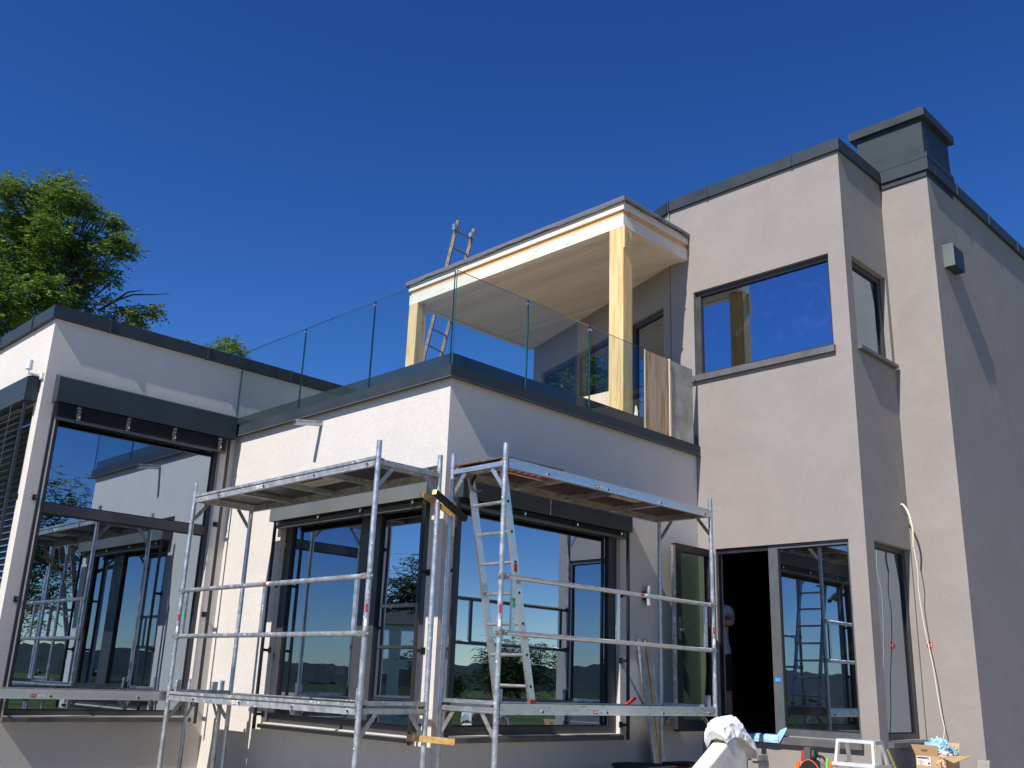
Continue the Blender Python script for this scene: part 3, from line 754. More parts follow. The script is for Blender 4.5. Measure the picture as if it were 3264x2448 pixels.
mb = MB(); mb.box(cx0-0.02, cx1+0.012, cy0-0.012, cy0+0.03, 5.835, 5.945); mb.build('fascia_board', 'beam_white', can)
mb = MB(); mb.box(cx1-0.03, cx1+0.012, cy0+0.032, yC-0.003, 5.836, 5.944); mb.build('fascia_board', 'beam_white_y', can)
mb = MB(); mb.box(cx0-0.02, cx0+0.03, cy0+0.032, wall_y(cx0)-0.005, 5.836, 5.944); mb.build('fascia_board', 'beam_white_y', can)
# soffit boards, one by one
bw = 0.097; k = 0
y = cy0+0.093
while y < wall_y(cx0):
    y1 = min(y+bw-0.0035, wall_y(cx0))
    xr = cx1-0.092 if y < yC else KX-(y-KY)/math.tan(AW)+0.02
    if xr - cx0 > 0.15:
        mb = MB(); dz = random.uniform(0, 0.0015)
        mb.box(cx0+0.092, xr, y, y1, 5.615+dz, 5.635); mb.build('soffit_board', 'soffit_white', can)
    y += bw
mb = MB(); mb.prism([(cx0+.09, cy0+.09, 5.637), (cx1-.09, cy0+.09, 5.637), (cx1-.09, yC-.01, 5.637), (KX, yC-.01, 5.637), (cx0+.09, wall_y(cx0+.09)-.01, 5.637)], (0,0,0.02)); mb.build('roof_underlay', 'pine_orange', can)
mb = MB(); mb.prism([(cx0-0.06, cy0-0.02, 5.946), (cx1+0.02, cy0-0.02, 5.946), (cx1+0.02, yC-.01, 5.946), (KX, yC-.01, 5.946), (cx0-0.06, wall_y(cx0-0.06)-.01, 5.946)], (0,0,0.02)); mb.build('roof_deck', 'ply_brown', can)
# bituminous membrane: wavy turned-down edge
def membrane():
    mb = MB(); n = 60
    def strip(p, q, outdir, seed):
        rows = []
        for i in range(n+1):
            t = i/n; b = Vector(p).lerp(Vector(q), t)
            w = 0.012*noise.noise(Vector((t*9+seed, 0.3, 0))) + 0.006*noise.noise(Vector((t*31+seed, 2.3, 0)))
            o = Vector(outdir)
            rows.append([b-o*0.25+Vector((0,0,0.032)), b+o*0.018+Vector((0,0,0.034+w*0.4)), b+o*(0.03+w*0.5)+Vector((0,0,0.012)), b+o*(0.028+w)+Vector((0,0,-0.036+w*1.3)), b+o*(0.016+w)+Vector((0,0,-0.034+w*1.3))])
        vs = [v for r in rows for v in r]; m_ = 5
        mb.add(vs, [(i*m_+k, i*m_+k+1, (i+1)*m_+k+1, (i+1)*m_+k) for i in range(n) for k in range(m_-1)])
    strip((cx0-0.06, cy0-0.02, 5.968), (cx1+0.02, cy0-0.02, 5.968), (0,-1,0), 1)
    strip((cx1+0.02, cy0-0.02, 5.968), (cx1+0.02, yC-0.01, 5.968), (1,0,0), 7)
    strip((cx0-0.06, cy0-0.02, 5.968), (cx0-0.06, wall_y(cx0)-0.01, 5.968), (-1,0,0), 12)
    mb.tube((cx1+0.02, cy0-0.02, 5.93), (cx1+0.02, cy0-0.02, 6.0), 0.03, 8)
    mb.build('roof_membrane', 'membrane', can, smooth=True, fix=False)
membrane()
for yy in (cy0+0.12, cy0+0.62):
    mb = MB(); mb.tube((cx1+0.001, yy, 5.775), (cx1+0.05, yy+0.01, 5.79), 0.010, 8); mb.build('bolt', 'steel_bright', can)

# ------------------------------------------------------------------ things on the terrace
mb = MB(); mb.box(xB+0.036, xB+0.058, 9.066, 9.535, 2.981, 3.975); o = mb.build('formwork_panel', 'shutter_brown', at=(xB+0.05, 9.3, 2.98))
tag(o, 'brown knotty timber panel filling the balustrade gap beside the grey panel', 'panel', 'panels in the balustrade gap')
mb = MB(); mb.box(xB+0.034, xB+0.062, 9.045, 9.065, 2.981, 3.98); mb.build('edge_strip', 'shutter_pale', o)
mb = MB(); mb.box(xB+0.036, xB+0.058, 9.577, 10.06, 2.981, 3.975); o = mb.build('formwork_panel', 'shutter_grey', at=(xB+0.05, 9.8, 2.98))
tag(o, 'weathered grey panel filling the balustrade gap next to the taupe wall', 'panel', 'panels in the balustrade gap')
mb = MB(); mb.box(xB+0.033, xB+0.07, 9.545, 9.575, 2.981, 3.985); mb.build('edge_strip', 'shutter_pale', o)
mb = MB(); mb.box(-8.1, -7.25, 8.98, 9.0, 2.905, 3.52); o = mb.build('plywood_offcut', 'shutter_pale', at=(-7.6, 9.0, 2.905))
tag(o, 'pale plywood offcut standing on the terrace behind the near canopy post', 'board')
mb = MB()
mb.path([(-6.98, 9.03, 3.10), (-6.985, 9.06, 3.2), (-6.98, 9.05, 3.28)], [0.035, 0.03, 0.012], 7)
o = mb.build('paper_scrap', 'paper_white', at=(-6.98, 9.05, 3.1)); tag(o, 'small white paper scrap wedged behind the glass near the canopy post', 'paper')
mb = MB(); mb.bar((-10.70, 6.10, 3.13), (-10.24, 6.10, 3.13), 0.035, 0.022); mb.box(-10.70, -10.66, 6.08, 6.12, 3.116, 3.12); o = mb.build('batten_offcut', 'pine_yellow', at=(-10.5, 6.1, 3.12))
tag(o, 'short yellow batten lying on the parapet behind the left glass panes', 'batten')

# ------------------------------------------------------------------ ladders
def ladder(name, label, L0, L1, R0, R1, rungs, mat, rw, rd, rr, extra=None, group=None):
    L0, L1, R0, R1 = map(Vector, (L0, L1, R0, R1))
    t = thing(name, label, 'ladder', (L0+R0)/2, group)
    sidev = (R0-L0).normalized(); up = (L1-L0).normalized(); nrm = sidev.cross(up)
    for a, b in ((L0, L1), (R0, R1)):
        mb = MB(); mb.bar(a, b, rw, rd, up=nrm); st = mb.build('stile', mat, t)
    for f in rungs:
        a = L0.lerp(L1, f); b = R0.lerp(R1, f)
        mb = MB(); mb.tube(a-sidev*0.004, b+sidev*0.004, rr, 10); mb.build('rung', mat, t, smooth=True)
        for p, sg in ((a, -1), (b, 1)):
            mb = MB(); mb.tube(p+sidev*sg*(rw*0.5), p+sidev*sg*(rw*0.5+0.003), rr*0.8, 10); mb.build('rung_end', 'seal_black', t)
    return t
zt = [7.11-0.268*i for i in range(13)]
Lb, Lt = (-12.06, 9.513, 3.67), (-11.005, 9.513, 7.273)
Rb, Rt = (-12.24, 9.97, 3.67), (-11.115, 9.97, 7.333)
rl = ladder('roof_ladder', 'old wooden-looking ladder standing behind the canopy against the sky', Lb, Lt, Rb, Rt,
            [(z_-3.67)/(7.273-3.67) for z_ in zt if z_ > 3.75], 'lichen_wood', 0.03, 0.055, 0.014)
mb = MB(); mb.box(-11.16, -11.09, 9.90, 9.96, 7.16, 7.25); mb.build('hook', 'aluminium', rl)
mb = MB(); mb.box(-11.06, -11.0, 9.44, 9.49, 7.10, 7.2); mb.build('hook', 'aluminium', rl)
al = ladder('access_ladder', 'aluminium access ladder rising through the hatch of the right scaffold deck', (-6.50, 6.40, -0.155), (-6.50, 5.955, 1.80), (-6.075, 6.40, -0.155), (-6.075, 5.955, 1.80),
            [0.07+0.1335*i for i in range(7)], 'aluminium', 0.026, 0.07, 0.016)
for x in (-6.50, -6.075):
    mb = MB(); mb.box(x-0.02, x+0.02, 6.365, 6.435, -0.158, -0.125); mb.build('foot', 'red_plastic', al)
mb = MB(); mb.box(-6.0615, -6.0595, 6.115, 6.155, 0.94, 1.01); mb.build('sticker', 'sticker_red', al)
mb = MB(); mb.path(smooth_pts([(-6.47, 5.98, 1.83), (-6.46, 5.93, 1.72), (-6.40, 5.93, 1.66), (-6.33, 5.95, 1.66)]), 0.012, 8); mb.build('hose_loop', 'black_fabric', al, smooth=True)

# ------------------------------------------------------------------ scaffolds
def scaffold(label, org, ud, wd, L, W, zlow, zup, ztop, rails, posts, foot, steel, upper=True, jack=0.06, tall_jack=None, deck_mat='phenolic_ply', near_low_bar=True):
    org = Vector(org); ud = Vector(ud); wd = Vector(wd)
    P = lambda u, w, z: tuple(org+ud*u+wd*w+Vector((0,0,z)))
    t = thing('scaffold', label, 'scaffold', (org.x, org.y, foot), 'scaffolds around the bay')
    tm = 'galvanised'; bm_ = steel
    tops = ztop if upper else zlow+0.13
    for u in (0.0, L):
        for w in (0.0, W):
            jk = tall_jack if (tall_jack and u > 0 and w == 0.0) else jack
            mb = MB(); mb.tube(P(u,w,foot+jk), P(u,w,tops), 0.024, 16, hollow=True)
            st = mb.build('standard', tm, t, smooth=True)
            mb = MB(); mb.tube(P(u,w,foot+0.01), P(u,w,foot+jk+0.02), 0.017, 10); mb.tube(P(u,w,foot+jk-0.03), P(u,w,foot+jk), 0.045, 8)
            mb.hexa([P(u-.07,w-.07,foot), P(u+.07,w-.07,foot), P(u+.07,w+.07,foot), P(u-.07,w+.07,foot), P(u-.07,w-.07,foot+.012), P(u+.07,w-.07,foot+.012), P(u+.07,w+.07,foot+.012), P(u-.07,w+.07,foot+.012)])
            mb.build('base_jack', 'coupler_steel', st)
            for zz in ([zlow-0.045]+([zup-0.015] if upper else [])):
                mb = MB(); mb.tube(P(u,w,zz-0.005), P(u,w,zz+0.006), 0.0265, 16)
                mb.build('collar', 'galvanised_dull', st, smooth=True)
            for zz in (zlow+0.1, zlow-0.12)+((zup-0.13, zup+0.06) if upper else ()):
                mb = MB(); mb.disc(Vector(P(u,w,zz))-wd*0.0235, -wd, 0.005, 8, 0.002)
                mb.build('pin_hole', 'seal_black', st)
        for zz, on in ((zlow, True), (zup, upper)):
            if not on: continue
            mb = MB(); mb.bar(P(u,0.02,zz-0.055), P(u,W-0.02,zz-0.055), 0.04, 0.04); mb.build('transom', bm_, t)
            if zz == zlow:
                mb = MB(); mb.bar(P(u,0.02,zz+0.005), P(u,W-0.02,zz+0.005), 0.03, 0.032); mb.build('locking_bar', bm_, t)
            for a, b in (((0.02),(0.17)), ((W-0.02),(W-0.17))):
                mb = MB(); mb.bar(P(u,a,zz-0.26), P(u,b,zz-0.075), 0.008, 0.038, up=wd); mb.build('corner_brace', bm_, t)
    for zz, on in ((zlow, True), (zup, upper)):
        if not on: continue
        e = 0.03
        # side beams with lip, groove and lower flange
        for w in (0.005, W-0.005):
            sgn = 1 if w < W/2 else -1
            mb = MB()
            if steel == 'galvanised_dull':
                mb.bar(P(e,w,zz-0.013), P(L-e,w,zz-0.013), 0.036, 0.026)
                mb.bar(P(e,w+sgn*0.008,zz-0.033), P(L-e,w+sgn*0.008,zz-0.033), 0.02, 0.016)
                mb.bar(P(e,w,zz-0.064), P(L-e,w,zz-0.064), 0.036, 0.048)
            else:
                mb.bar(P(e,w,zz-0.044), P(L-e,w,zz-0.044), 0.034, 0.084)
                mb.bar(P(e,w-sgn*0.002,zz-0.004), P(L-e,w-sgn*0.002,zz-0.004), 0.042, 0.008)
                mb.bar(P(e,w-sgn*0.001,zz-0.084), P(L-e,w-sgn*0.001,zz-0.084), 0.038, 0.006)
            dk = mb.build('deck_beam', bm_, t)
            if w < W/2:
                for f in (0.17, 0.44, 0.71, 0.96):
                    mb = MB(); c = Vector(P(L*f, w, zz-0.062))-wd*0.0195
                    mb.tube(c+wd*0.004, c-wd*0.006, 0.018, 14); mb.build('sleeve', 'galvanised' if steel != 'aluminium' else 'aluminium', dk, smooth=True)
                    mb = MB(); mb.tube(c-wd*0.005, c-wd*0.0075, 0.011, 12); mb.build('hole', 'seal_black', dk)
                for i, mt_ in enumerate(('sticker_red', 'plastic_white') if steel == 'aluminium' else ('plastic_white', 'plastic_white')):
                    mb = MB(); u0 = L*(0.385 if steel == 'aluminium' else 0.40)+i*0.075
                    mb.tube(Vector(P(u0,w,zz-0.06))-wd*0.0182, Vector(P(u0,w,zz-0.06))-wd*0.0195, 0.016, 14)
                    mb.tube(Vector(P(u0+0.028,w,zz-0.06))-wd*0.0182, Vector(P(u0+0.028,w,zz-0.06))-wd*0.0195, 0.016, 14)
                    mb.bar(Vector(P(u0,w,zz-0.06))-wd*0.0188, Vector(P(u0+0.028,w,zz-0.06))-wd*0.0188, 0.0013, 0.032); mb.build('sticker', mt_, dk)
                    mb = MB()
                    for j in range(3): mb.bar(Vector(P(u0-0.004+j*0.014,w,zz-0.068))-wd*0.0202, Vector(P(u0-0.001+j*0.014,w,zz-0.052))-wd*0.0202, 0.001, 0.004)
                    mb.build('sticker_print', 'paint_white' if mt_ == 'sticker_red' else 'print_dark', dk)
        for u in (0.06, L-0.06):
            mb = MB(); mb.bar(P(u,0.03,zz-0.05), P(u,W-0.03,zz-0.05), 0.05, 0.07); mb.build('end_beam', bm_, t)
            for w in (0.05, W-0.05):
                mb = MB(); uo = -0.05 if u < L/2 else 0.05
                mb.bar(P(u,w,zz-0.03), P(u+uo*1.1,w,zz-0.03), 0.04, 0.03); mb.build('deck_hook', 'rust', t)
        npn = 4
        for i in range(npn):
            a, b = lerp(0.09, L-0.09, i/npn), lerp(0.09, L-0.09, (i+1)/npn)
            mb = MB(); mb.hexa([P(a+.002,0.024,zz-0.022),P(b-.002,0.024,zz-0.022),P(b-.002,W-0.024,zz-0.022),P(a+.002,W-0.024,zz-0.022),P(a+.002,0.024,zz-0.010),P(b-.002,0.024,zz-0.010),P(b-.002,W-0.024,zz-0.010),P(a+.002,W-0.024,zz-0.010)])
            mb.build('deck_panel', deck_mat, t)
            if i > 0:
                mb = MB(); mb.bar(P(a,0.024,zz-0.048), P(a,W-0.024,zz-0.048), 0.045, 0.05); mb.build('cross_member', bm_, t)
        # toe-board brackets by the front standards
        if zz == zlow:
            for u in (0.065, L-0.065):
                mb = MB(); mb.bar(P(u,0.03,zz-0.09), P(u,0.03,zz+0.115), 0.055, 0.006, up=wd); mb.bar(P(u-.025,0.05,zz-0.09), P(u-.025,0.05,zz+0.115), 0.005, 0.04, up=wd); mb.bar(P(u+.025,0.05,zz-0.09), P(u+.025,0.05,zz+0.115), 0.005, 0.04, up=wd)
                mb.build('toe_board_bracket', 'galvanised_dull', t)
    for zz in rails:
        mb = MB(); mb.tube(P(0.035,-0.0,zz), P(L-0.035,-0.0,zz), 0.022, 16); gr = mb.build('guard_rail', tm if steel != 'aluminium' else 'aluminium', t, smooth=True)
        for u, s_ in ((0.0, 1), (L, -1)):
            mb = MB(); mb.tube(P(u,0,zz-0.024), P(u,0,zz+0.024), 0.031, 14); mb.bar(P(u+s_*0.02,0,zz), P(u+s_*0.075,0,zz), 0.05, 0.046); mb.build('coupler', 'coupler_steel', gr, smooth=True)
            mb = MB(); mb.tube(P(u-s_*0.03,-0.012,zz), P(u-s_*0.05,-0.012,zz), 0.010, 8); mb.tube(P(u+s_*0.05,-0.03,zz+.01), P(u+s_*0.05,-0.012,zz+.01), 0.009, 8); mb.build('coupler_bolt', 'steel_bright', gr)
        if zz == max(rails):
            for i, mt_ in enumerate(('sticker_red', 'plastic_white')):
                mb = MB(); u0 = L*0.60+0.06*i if steel == 'aluminium' else L*0.50+0.06*i
                mb.patch(P(u0,0,zz), P(u0+0.045,0,zz), 0.0226, (0.5,-0.8,0.1), 0.6); mb.build('sticker', mt_, gr, smooth=True, fix=False)
    if rails:
        for u in posts:
            mb = MB(); mb.bar(P(u,0.004,min(rails)+0.015), P(u,0.004,max(rails)-0.015), 0.045, 0.022, up=wd); mb.build('rail_upright', 'galvanised' if steel != 'aluminium' else 'aluminium', t)
        for u, offs in ((0.0, 0.33), (L, 0.36)):
            zz = min(rails)+offs*(max(rails)-min(rails))
            mb = MB(); c = Vector(P(u,0,zz)); mb.patch(c, c+Vector((0,0,0.07)), 0.0246, (0.75,-0.65,0), 0.45); mb.build('sticker', 'sticker_red', t, smooth=True, fix=False)
            mb = MB(); c = Vector(P(u,0,zz-0.11)); mb.patch(c, c+Vector((0,0,0.06)), 0.0246, (0.75,-0.65,0), 0.45); mb.build('sticker', 'plastic_white', t, smooth=True, fix=False)
    return t, P
s1, P1 = scaffold('left galvanised scaffold bay with two decks in front of the white bay wall', (-9.82, 4.95, 0), (1,0,0), (0,1,0), 3.225, 0.70, -0.195, 1.837, 1.97, (0.815, 0.35), (0.10, 1.62, 3.06), ground_z(-8.2, 5.0), 'galvanised_dull', deck_mat='phenolic_grey')
s2, P2 = scaffold('right aluminium-decked scaffold bay beside the open door, access ladder inside', (-5.95, 5.85, 0), (0,1,0), (-1,0,0), 3.19, 0.69, -0.16, 1.902, 2.03, (0.875, 0.408), (0.155, 1.58, 3.05), ground_z(-6.3, 7.2), 'aluminium', tall_jack=0.75)
s3, P3 = scaffold('single low aluminium scaffold deck in front of the tall left window', (-9.925, 2.40, 0), (0,1,0), (-1,0,0), 3.20, 0.72, -0.207, 0, 0, (), (), ground_z(-10.3, 4.2), 'aluminium', upper=False)
# sign plates under the decks
mb = MB(); mb.hexa([P1(1.62,0.10,1.806),P1(2.28,0.10,1.806),P1(2.28,0.42,1.806),P1(1.62,0.42,1.806),P1(1.62,0.10,1.812),P1(2.28,0.10,1.812),P1(2.28,0.42,1.812),P1(1.62,0.42,1.812)])
sg = mb.build('maker_plate', 'sign_cream', s1)
mb = MB()
for i in range(9):
    u = 1.74+i*0.042; mb.path([P1(u,0.22,1.8045), P1(u+0.012,0.15+0.03*(i % 2),1.8045), P1(u+0.03,0.21,1.8045)], 0.0045, 4)
for i in range(6): mb.bar(P1(1.85+i*0.055,0.32,1.8045), P1(1.88+i*0.055,0.32,1.8045), 0.012, 0.002)
mb.build('plate_lettering', 'print_dark', sg)
mb = MB(); mb.hexa([P2(0.22,0.04,1.868),P2(0.80,0.04,1.868),P2(0.80,0.30,1.868),P2(0.22,0.30,1.868),P2(0.22,0.04,1.874),P2(0.80,0.04,1.874),P2(0.80,0.30,1.874),P2(0.22,0.30,1.874)])
sg = mb.build('warning_plate', 'sticker_red', s2)
mb = MB()
for i in range(5): mb.bar(P2(0.30+i*0.09,0.10,1.866), P2(0.30+i*0.09,0.24,1.866), 0.03, 0.002)
mb.bar(P2(0.21,0.32,1.866), P2(0.81,0.32,1.866), 0.03, 0.002); mb.build('plate_lettering', 'paint_white', sg)
mb = MB(); mb.hexa([P2(1.72,0.10,1.866),P2(2.22,0.10,1.866),P2(2.22,0.30,1.866),P2(1.72,0.30,1.866),P2(1.72,0.10,1.874),P2(2.22,0.10,1.874),P2(2.22,0.30,1.874),P2(1.72,0.30,1.874)])
sg = mb.build('maker_plate', 'sign_cream', s2)
mb = MB()
for i in range(7): mb.bar(P2(1.80+i*0.05,0.16+0.03*(i % 2),1.8645), P2(1.83+i*0.05,0.20,1.8645), 0.012, 0.002)
mb.build('plate_lettering', 'print_dark', sg)
mb = MB(); c = Vector(P1(0.10,-0.008,0.52)); mb.box(c.x-.018, c.x+.018, c.y-.002, c.y, c.z, c.z+.08); mb.build('sticker', 'sticker_green', s1)
mb = MB(); c = Vector(P2(0.155,0,0.62)); mb.box(c.x+.008, c.x+.0105, c.y-.015, c.y+.015, c.z, c.z+.08); mb.build('sticker', 'sticker_green', s2)

# loose boards on the right upper deck
for i, (u0, u1, w0, w1, z0, z1) in enumerate(((0.02, 0.80, 0.02, 0.34, 1.91, 1.925), (0.02, 0.74, 0.36, 0.66, 1.912, 1.918))):
    mb = MB(); mb.hexa([P2(u0,w0,z0),P2(u1,w0,z0+.012),P2(u1,w1,z0+.012),P2(u0,w1,z0),P2(u0,w0,z0+.012),P2(u1,w0,z0+.024),P2(u1,w1,z0+.024),P2(u0,w1,z0+.012)])
    o = mb.build('hatch_board', 'ply_brown', at=P2((u0+u1)/2, (w0+w1)/2, z0))
    tag(o, ['brown plywood hatch lid on the front edge of the right upper deck', 'brown plywood hatch lid on the wall side of the right upper deck'][i], 'board', 'hatch lids on the right scaffold')
mb = MB(); mb.tube((-9.02, 5.22, 1.875), (-8.235, 5.30, 1.875), 0.036, 18, hollow=True); o = mb.build('steel_pipe_offcut', 'galvanised', at=(-8.6, 5.25, 1.84), smooth=True)
tag(o, 'short loose steel pipe lying on the left upper scaffold deck', 'pipe')

# timbers tied between the scaffolds
def timber(p0, p1, a, b, mat, label, up=(0,0,1), spot=None):
    mb = MB(); mb.bar(p0, p1, a, b, up=up); o = mb.build('tie_timber', mat, at=(Vector(p0)+Vector(p1))/2)
    tag(o, label, 'timber', 'timbers tying the scaffolds together')
    return o
tt = timber((-6.40, 5.44, 1.575), (-6.515, 5.92, 1.415), 0.047, 0.047, 'dark_wood', 'dark square timber with sunlit yellow end, upper tie between the scaffolds')
mb = MB(); mb.bar((-6.3994, 5.4375, 1.5758), (-6.4, 5.44, 1.575), 0.046, 0.046); mb.build('sawn_end', 'pine_yellow', tt)
timber((-6.655, 5.50, 1.60), (-6.545, 5.79, 1.44), 0.02, 0.047, 'timber_brown', 'thin brown timber wedged behind the upper dark tie timber')
timber((-6.70, 5.55, -0.462), (-6.33, 5.76, -0.478), 0.022, 0.05, 'timber_brown', 'brown timber tying the standards below the lower decks')
# ------------------------------------------------------------------ leaning metal profiles
labs = ['leftmost galvanised channel leaning on the bay wall beside the lamp', 'second galvanised channel from the left leaning under the wall lamp',
        'third channel leaning under the wall lamp, yellowish sunlit face', 'rightmost galvanised channel leaning under the wall lamp, nearest the open door']
for i in range(4):
    a = Vector((-6.73, 9.13+0.055*i, GZ+0.004)); b = Vector((-6.866, 8.96+0.062*i, 0.53-0.05*(i % 2)))
    mb = MB(); d = (b-a).normalized(); sdv = Vector((0,1,0)); nr = d.cross(sdv).normalized()
    mb.bar(a, b, 0.05, 0.004, up=nr); 
    for s_ in (-1, 1): mb.bar(a+sdv*0.024*s_+nr*0.014, b+sdv*0.024*s_+nr*0.014, 0.004, 0.03, up=nr)
    o = mb.build('metal_profile', 'zinc_gold' if i in (1, 2) else 'galvanised', at=a); tag(o, labs[i], 'profile', 'metal profiles leaning on the bay wall')

# ------------------------------------------------------------------ concrete element with cloth
mb = MB()
mb.prism([(-5.37, 6.85, GZ-0.05), (-5.37, 8.187, -0.393), (-5.37, 8.24, -0.41), (-5.37, 8.41, -0.55), (-5.37, 8.425, GZ-0.05)], (0.17, 0, 0))
o = mb.build('concrete_element', 'concrete', at=(-5.28, 7.9, GZ)); tag(o, 'pale sloping concrete slab edge with a white cloth over its peak', 'concrete slab')
bv = o.modifiers.new('bevel', 'BEVEL'); bv.width = 0.018; bv.segments = 2
def cloth():
    ST = [((8.06,-0.415),(8.07,-0.46)), ((8.015,-0.345),(8.06,-0.45)), ((8.02,-0.275),(8.11,-0.43)), ((8.09,-0.24),(8.16,-0.405)), ((8.19,-0.227),(8.22,-0.402)), ((8.29,-0.220),(8.27,-0.405)), ((8.385,-0.218),(8.313,-0.41)), ((8.43,-0.262),(8.37,-0.435)), ((8.535,-0.32),(8.45,-0.478)), ((8.595,-0.40),(8.51,-0.505)), ((8.635,-0.475),(8.555,-0.53)), ((8.668,-0.551),(8.587,-0.588)), ((8.665,-0.60),(8.60,-0.605))]
    n = len(ST); rows = 110; cols = 54; vs = []
    for i in range(rows+1):
        t = i/rows*(n-1); k = min(int(t), n-2); f = t-k
        O = Vector((lerp(ST[k][0][0], ST[k+1][0][0], f), lerp(ST[k][0][1], ST[k+1][0][1], f)))
        I = Vector((lerp(ST[k][1][0], ST[k+1][1][0], f), lerp(ST[k][1][1], ST[k+1][1][1], f)))
        g = i/rows
        ctl = [Vector((-5.41, O.x+0.01, O.y-0.10)), Vector((-5.36, O.x, O.y-0.02)), Vector((-5.30, O.x, O.y)), Vector((-5.225, lerp(O.x, I.x, 0.4), lerp(O.y, I.y, 0.35))), Vector((-5.19, I.x, I.y))]
        for j in range(cols+1):
            u = j/cols*4; kk = min(int(u), 3); ff = u-kk; ff = ff*ff*(3-2*ff)*0.4+ff*0.6
            p = ctl[kk].lerp(ctl[kk+1], ff)
            q = Vector((p.x*8, p.y*8, p.z*8))
            warp = Vector((noise.noise(q*0.9+Vector((9,0,0))), noise.noise(q*0.9+Vector((0,9,0))), noise.noise(q*0.9+Vector((0,0,9)))))*0.7
            r1 = 1-abs(noise.noise(q*1.3+warp))*2.2; r2 = 1-abs(noise.noise(q*2.9+warp*1.7+Vector((3,1,7))))*2.0; r3 = 1-abs(noise.noise(q*6.0+warp*2+Vector((1,5,2))))*2.0
            a = 0.020*r1+0.006*r2+0.0015*r3-0.010
            a *= 1.0 if g < 0.55 else lerp(1.0, 0.55, (g-0.55)/0.45)
            edge = min(1.0, j/5, (cols-j)/5, i/6, (rows-i)/6)
            nrm = Vector((lerp(-0.6, 0.9, j/cols), 0.2 if g > 0.6 else -0.35, 0.7)).normalized()
            vs.append(p+nrm*a*(0.35+0.65*edge))
    fs = [(i*(cols+1)+j, i*(cols+1)+j+1, (i+1)*(cols+1)+j+1, (i+1)*(cols+1)+j) for i in range(rows) for j in range(cols)]
    mb = MB(); mb.add(vs, fs)
    o = mb.build('white_cloth', 'cloth_white', at=(-5.285, 8.25, -0.4), smooth=True, fix=False)
    sm = o.modifiers.new('solid', 'SOLIDIFY'); sm.thickness = 0.004
    tag(o, 'crumpled white cloth draped over the peak of the concrete slab', 'cloth')
cloth()
mb = MB(); mb.box(-5.50, -5.385, 8.90, 9.10, GZ, -0.64); o = mb.build('paving_block', 'concrete_dark', at=(-5.44, 9.0, GZ)); tag(o, 'lower grey paving block behind the concrete slab, carrying another', 'block', 'stacked paving blocks')
mb = MB(); mb.box(-5.445, -5.38, 8.88, 9.08, -0.636, -0.583); o = mb.build('paving_block', 'paver', at=(-5.41, 9.0, -0.636)); tag(o, 'small paving block on top of the stack behind the concrete slab', 'block', 'stacked paving blocks')

# ------------------------------------------------------------------ step stool
st = thing('step_ladder', 'small aluminium step stool with yellow stickers standing before the taupe wall', 'step ladder', (-4.5, 9.3, GZ))
def leg(p0, p1, a, b): mb = MB(); mb.bar(p0, p1, a, b, up=(0,1,0)); return mb.build('leg', 'aluminium_white', st)
tx0, tx1, tz = -4.70, -4.33, -0.392
leg((-4.745, 9.07, GZ), (tx0+0.012, 9.20, tz-0.01), 0.026, 0.04); leg((-4.285, 9.07, GZ), (tx1-0.012, 9.20, tz-0.01), 0.026, 0.04)
leg((-4.745, 9.66, GZ), (tx0+0.02, 9.345, tz-0.01), 0.026, 0.035); l4 = leg((-4.285, 9.66, GZ), (tx1-0.012, 9.345, tz-0.01), 0.026, 0.035)
mb = MB(); mb.box(tx0, tx1, 9.185, 9.365, tz-0.028, tz); mb.build('top_step', 'aluminium_white', st)
for i in range(5):
    mb = MB(); mb.box(tx0+0.01, tx1-0.01, 9.20+0.03*i, 9.212+0.03*i, tz, tz+0.003); mb.build('tread_rib', 'aluminium', st)
mb = MB(); mb.box(-4.725, -4.305, 9.115, 9.24, -0.625, -0.597); mb.build('step', 'aluminium_white', st)
mb = MB(); mb.box(-4.31, -4.296, 9.13, 9.50, -0.63, -0.60); mb.box(-4.735, -4.721, 9.13, 9.50, -0.63, -0.60); mb.build('side_bar', 'aluminium', st)
mb = MB(); mb.box(tx1, tx1+0.012, 9.19, 9.36, tz-0.035, tz-0.002); mb.build('hinge_plate', 'galvanised_dull', st)
mb = MB(); mb.bar((-4.301, 9.40, -0.47), (-4.281, 9.52, -0.66), 0.003, 0.026, up=(0,1,0)); mb.build('sticker', 'sticker_yellow', st)
mb = MB(); mb.bar((-4.320, 9.195, -0.43), (-4.306, 9.165, -0.50), 0.003, 0.02, up=(0,1,0)); mb.build('sticker', 'sticker_yellow', st)
for (x, y_) in ((-4.745, 9.07), (-4.285, 9.07), (-4.745, 9.66), (-4.285, 9.66)):
    mb = MB(); mb.box(x-.022, x+.022, y_-.028, y_+.028, GZ, GZ+0.03); mb.build('foot', 'seal_black', st)

# ------------------------------------------------------------------ tool bag
bag = thing('tool_bag', 'open black tool bag with orange trim, tools sticking out', 'tool bag', (-5.2, 9.65, GZ))
def dome(cx_, cy_, wx, wy, z0, z1, n=18):
    mb = MB(); vs = []; prof = []
    for i in range(n+1):
        a = math.pi*i/n
        prof.append((cx_-math.cos(a)*wx, z0+(z1-z0)*(math.sin(a)**0.65 if 0 < i < n else 0)))
    poly = [(p[0], cy_-wy, p[1]) for p in prof]
    mb.prism(poly, (0, 2*wy, 0)); return mb, prof
mb, prof = dome(-5.22, 9.66, 0.165, 0.07, GZ, -0.63); mb.build('bag_body', 'black_fabric', bag, smooth=True)
mb = MB(); mb.path([(p[0], 9.59, p[1]) for p in prof[3:]], 0.0045, 8); mb.build('trim', 'orange_fabric', bag, smooth=True)
mb = MB(); mb.bar((-5.345, 9.575, GZ+.02), (-5.335, 9.575, -0.655), 0.035, 0.012, up=(0,1,0)); mb.build('strap', 'orange_fabric', bag)
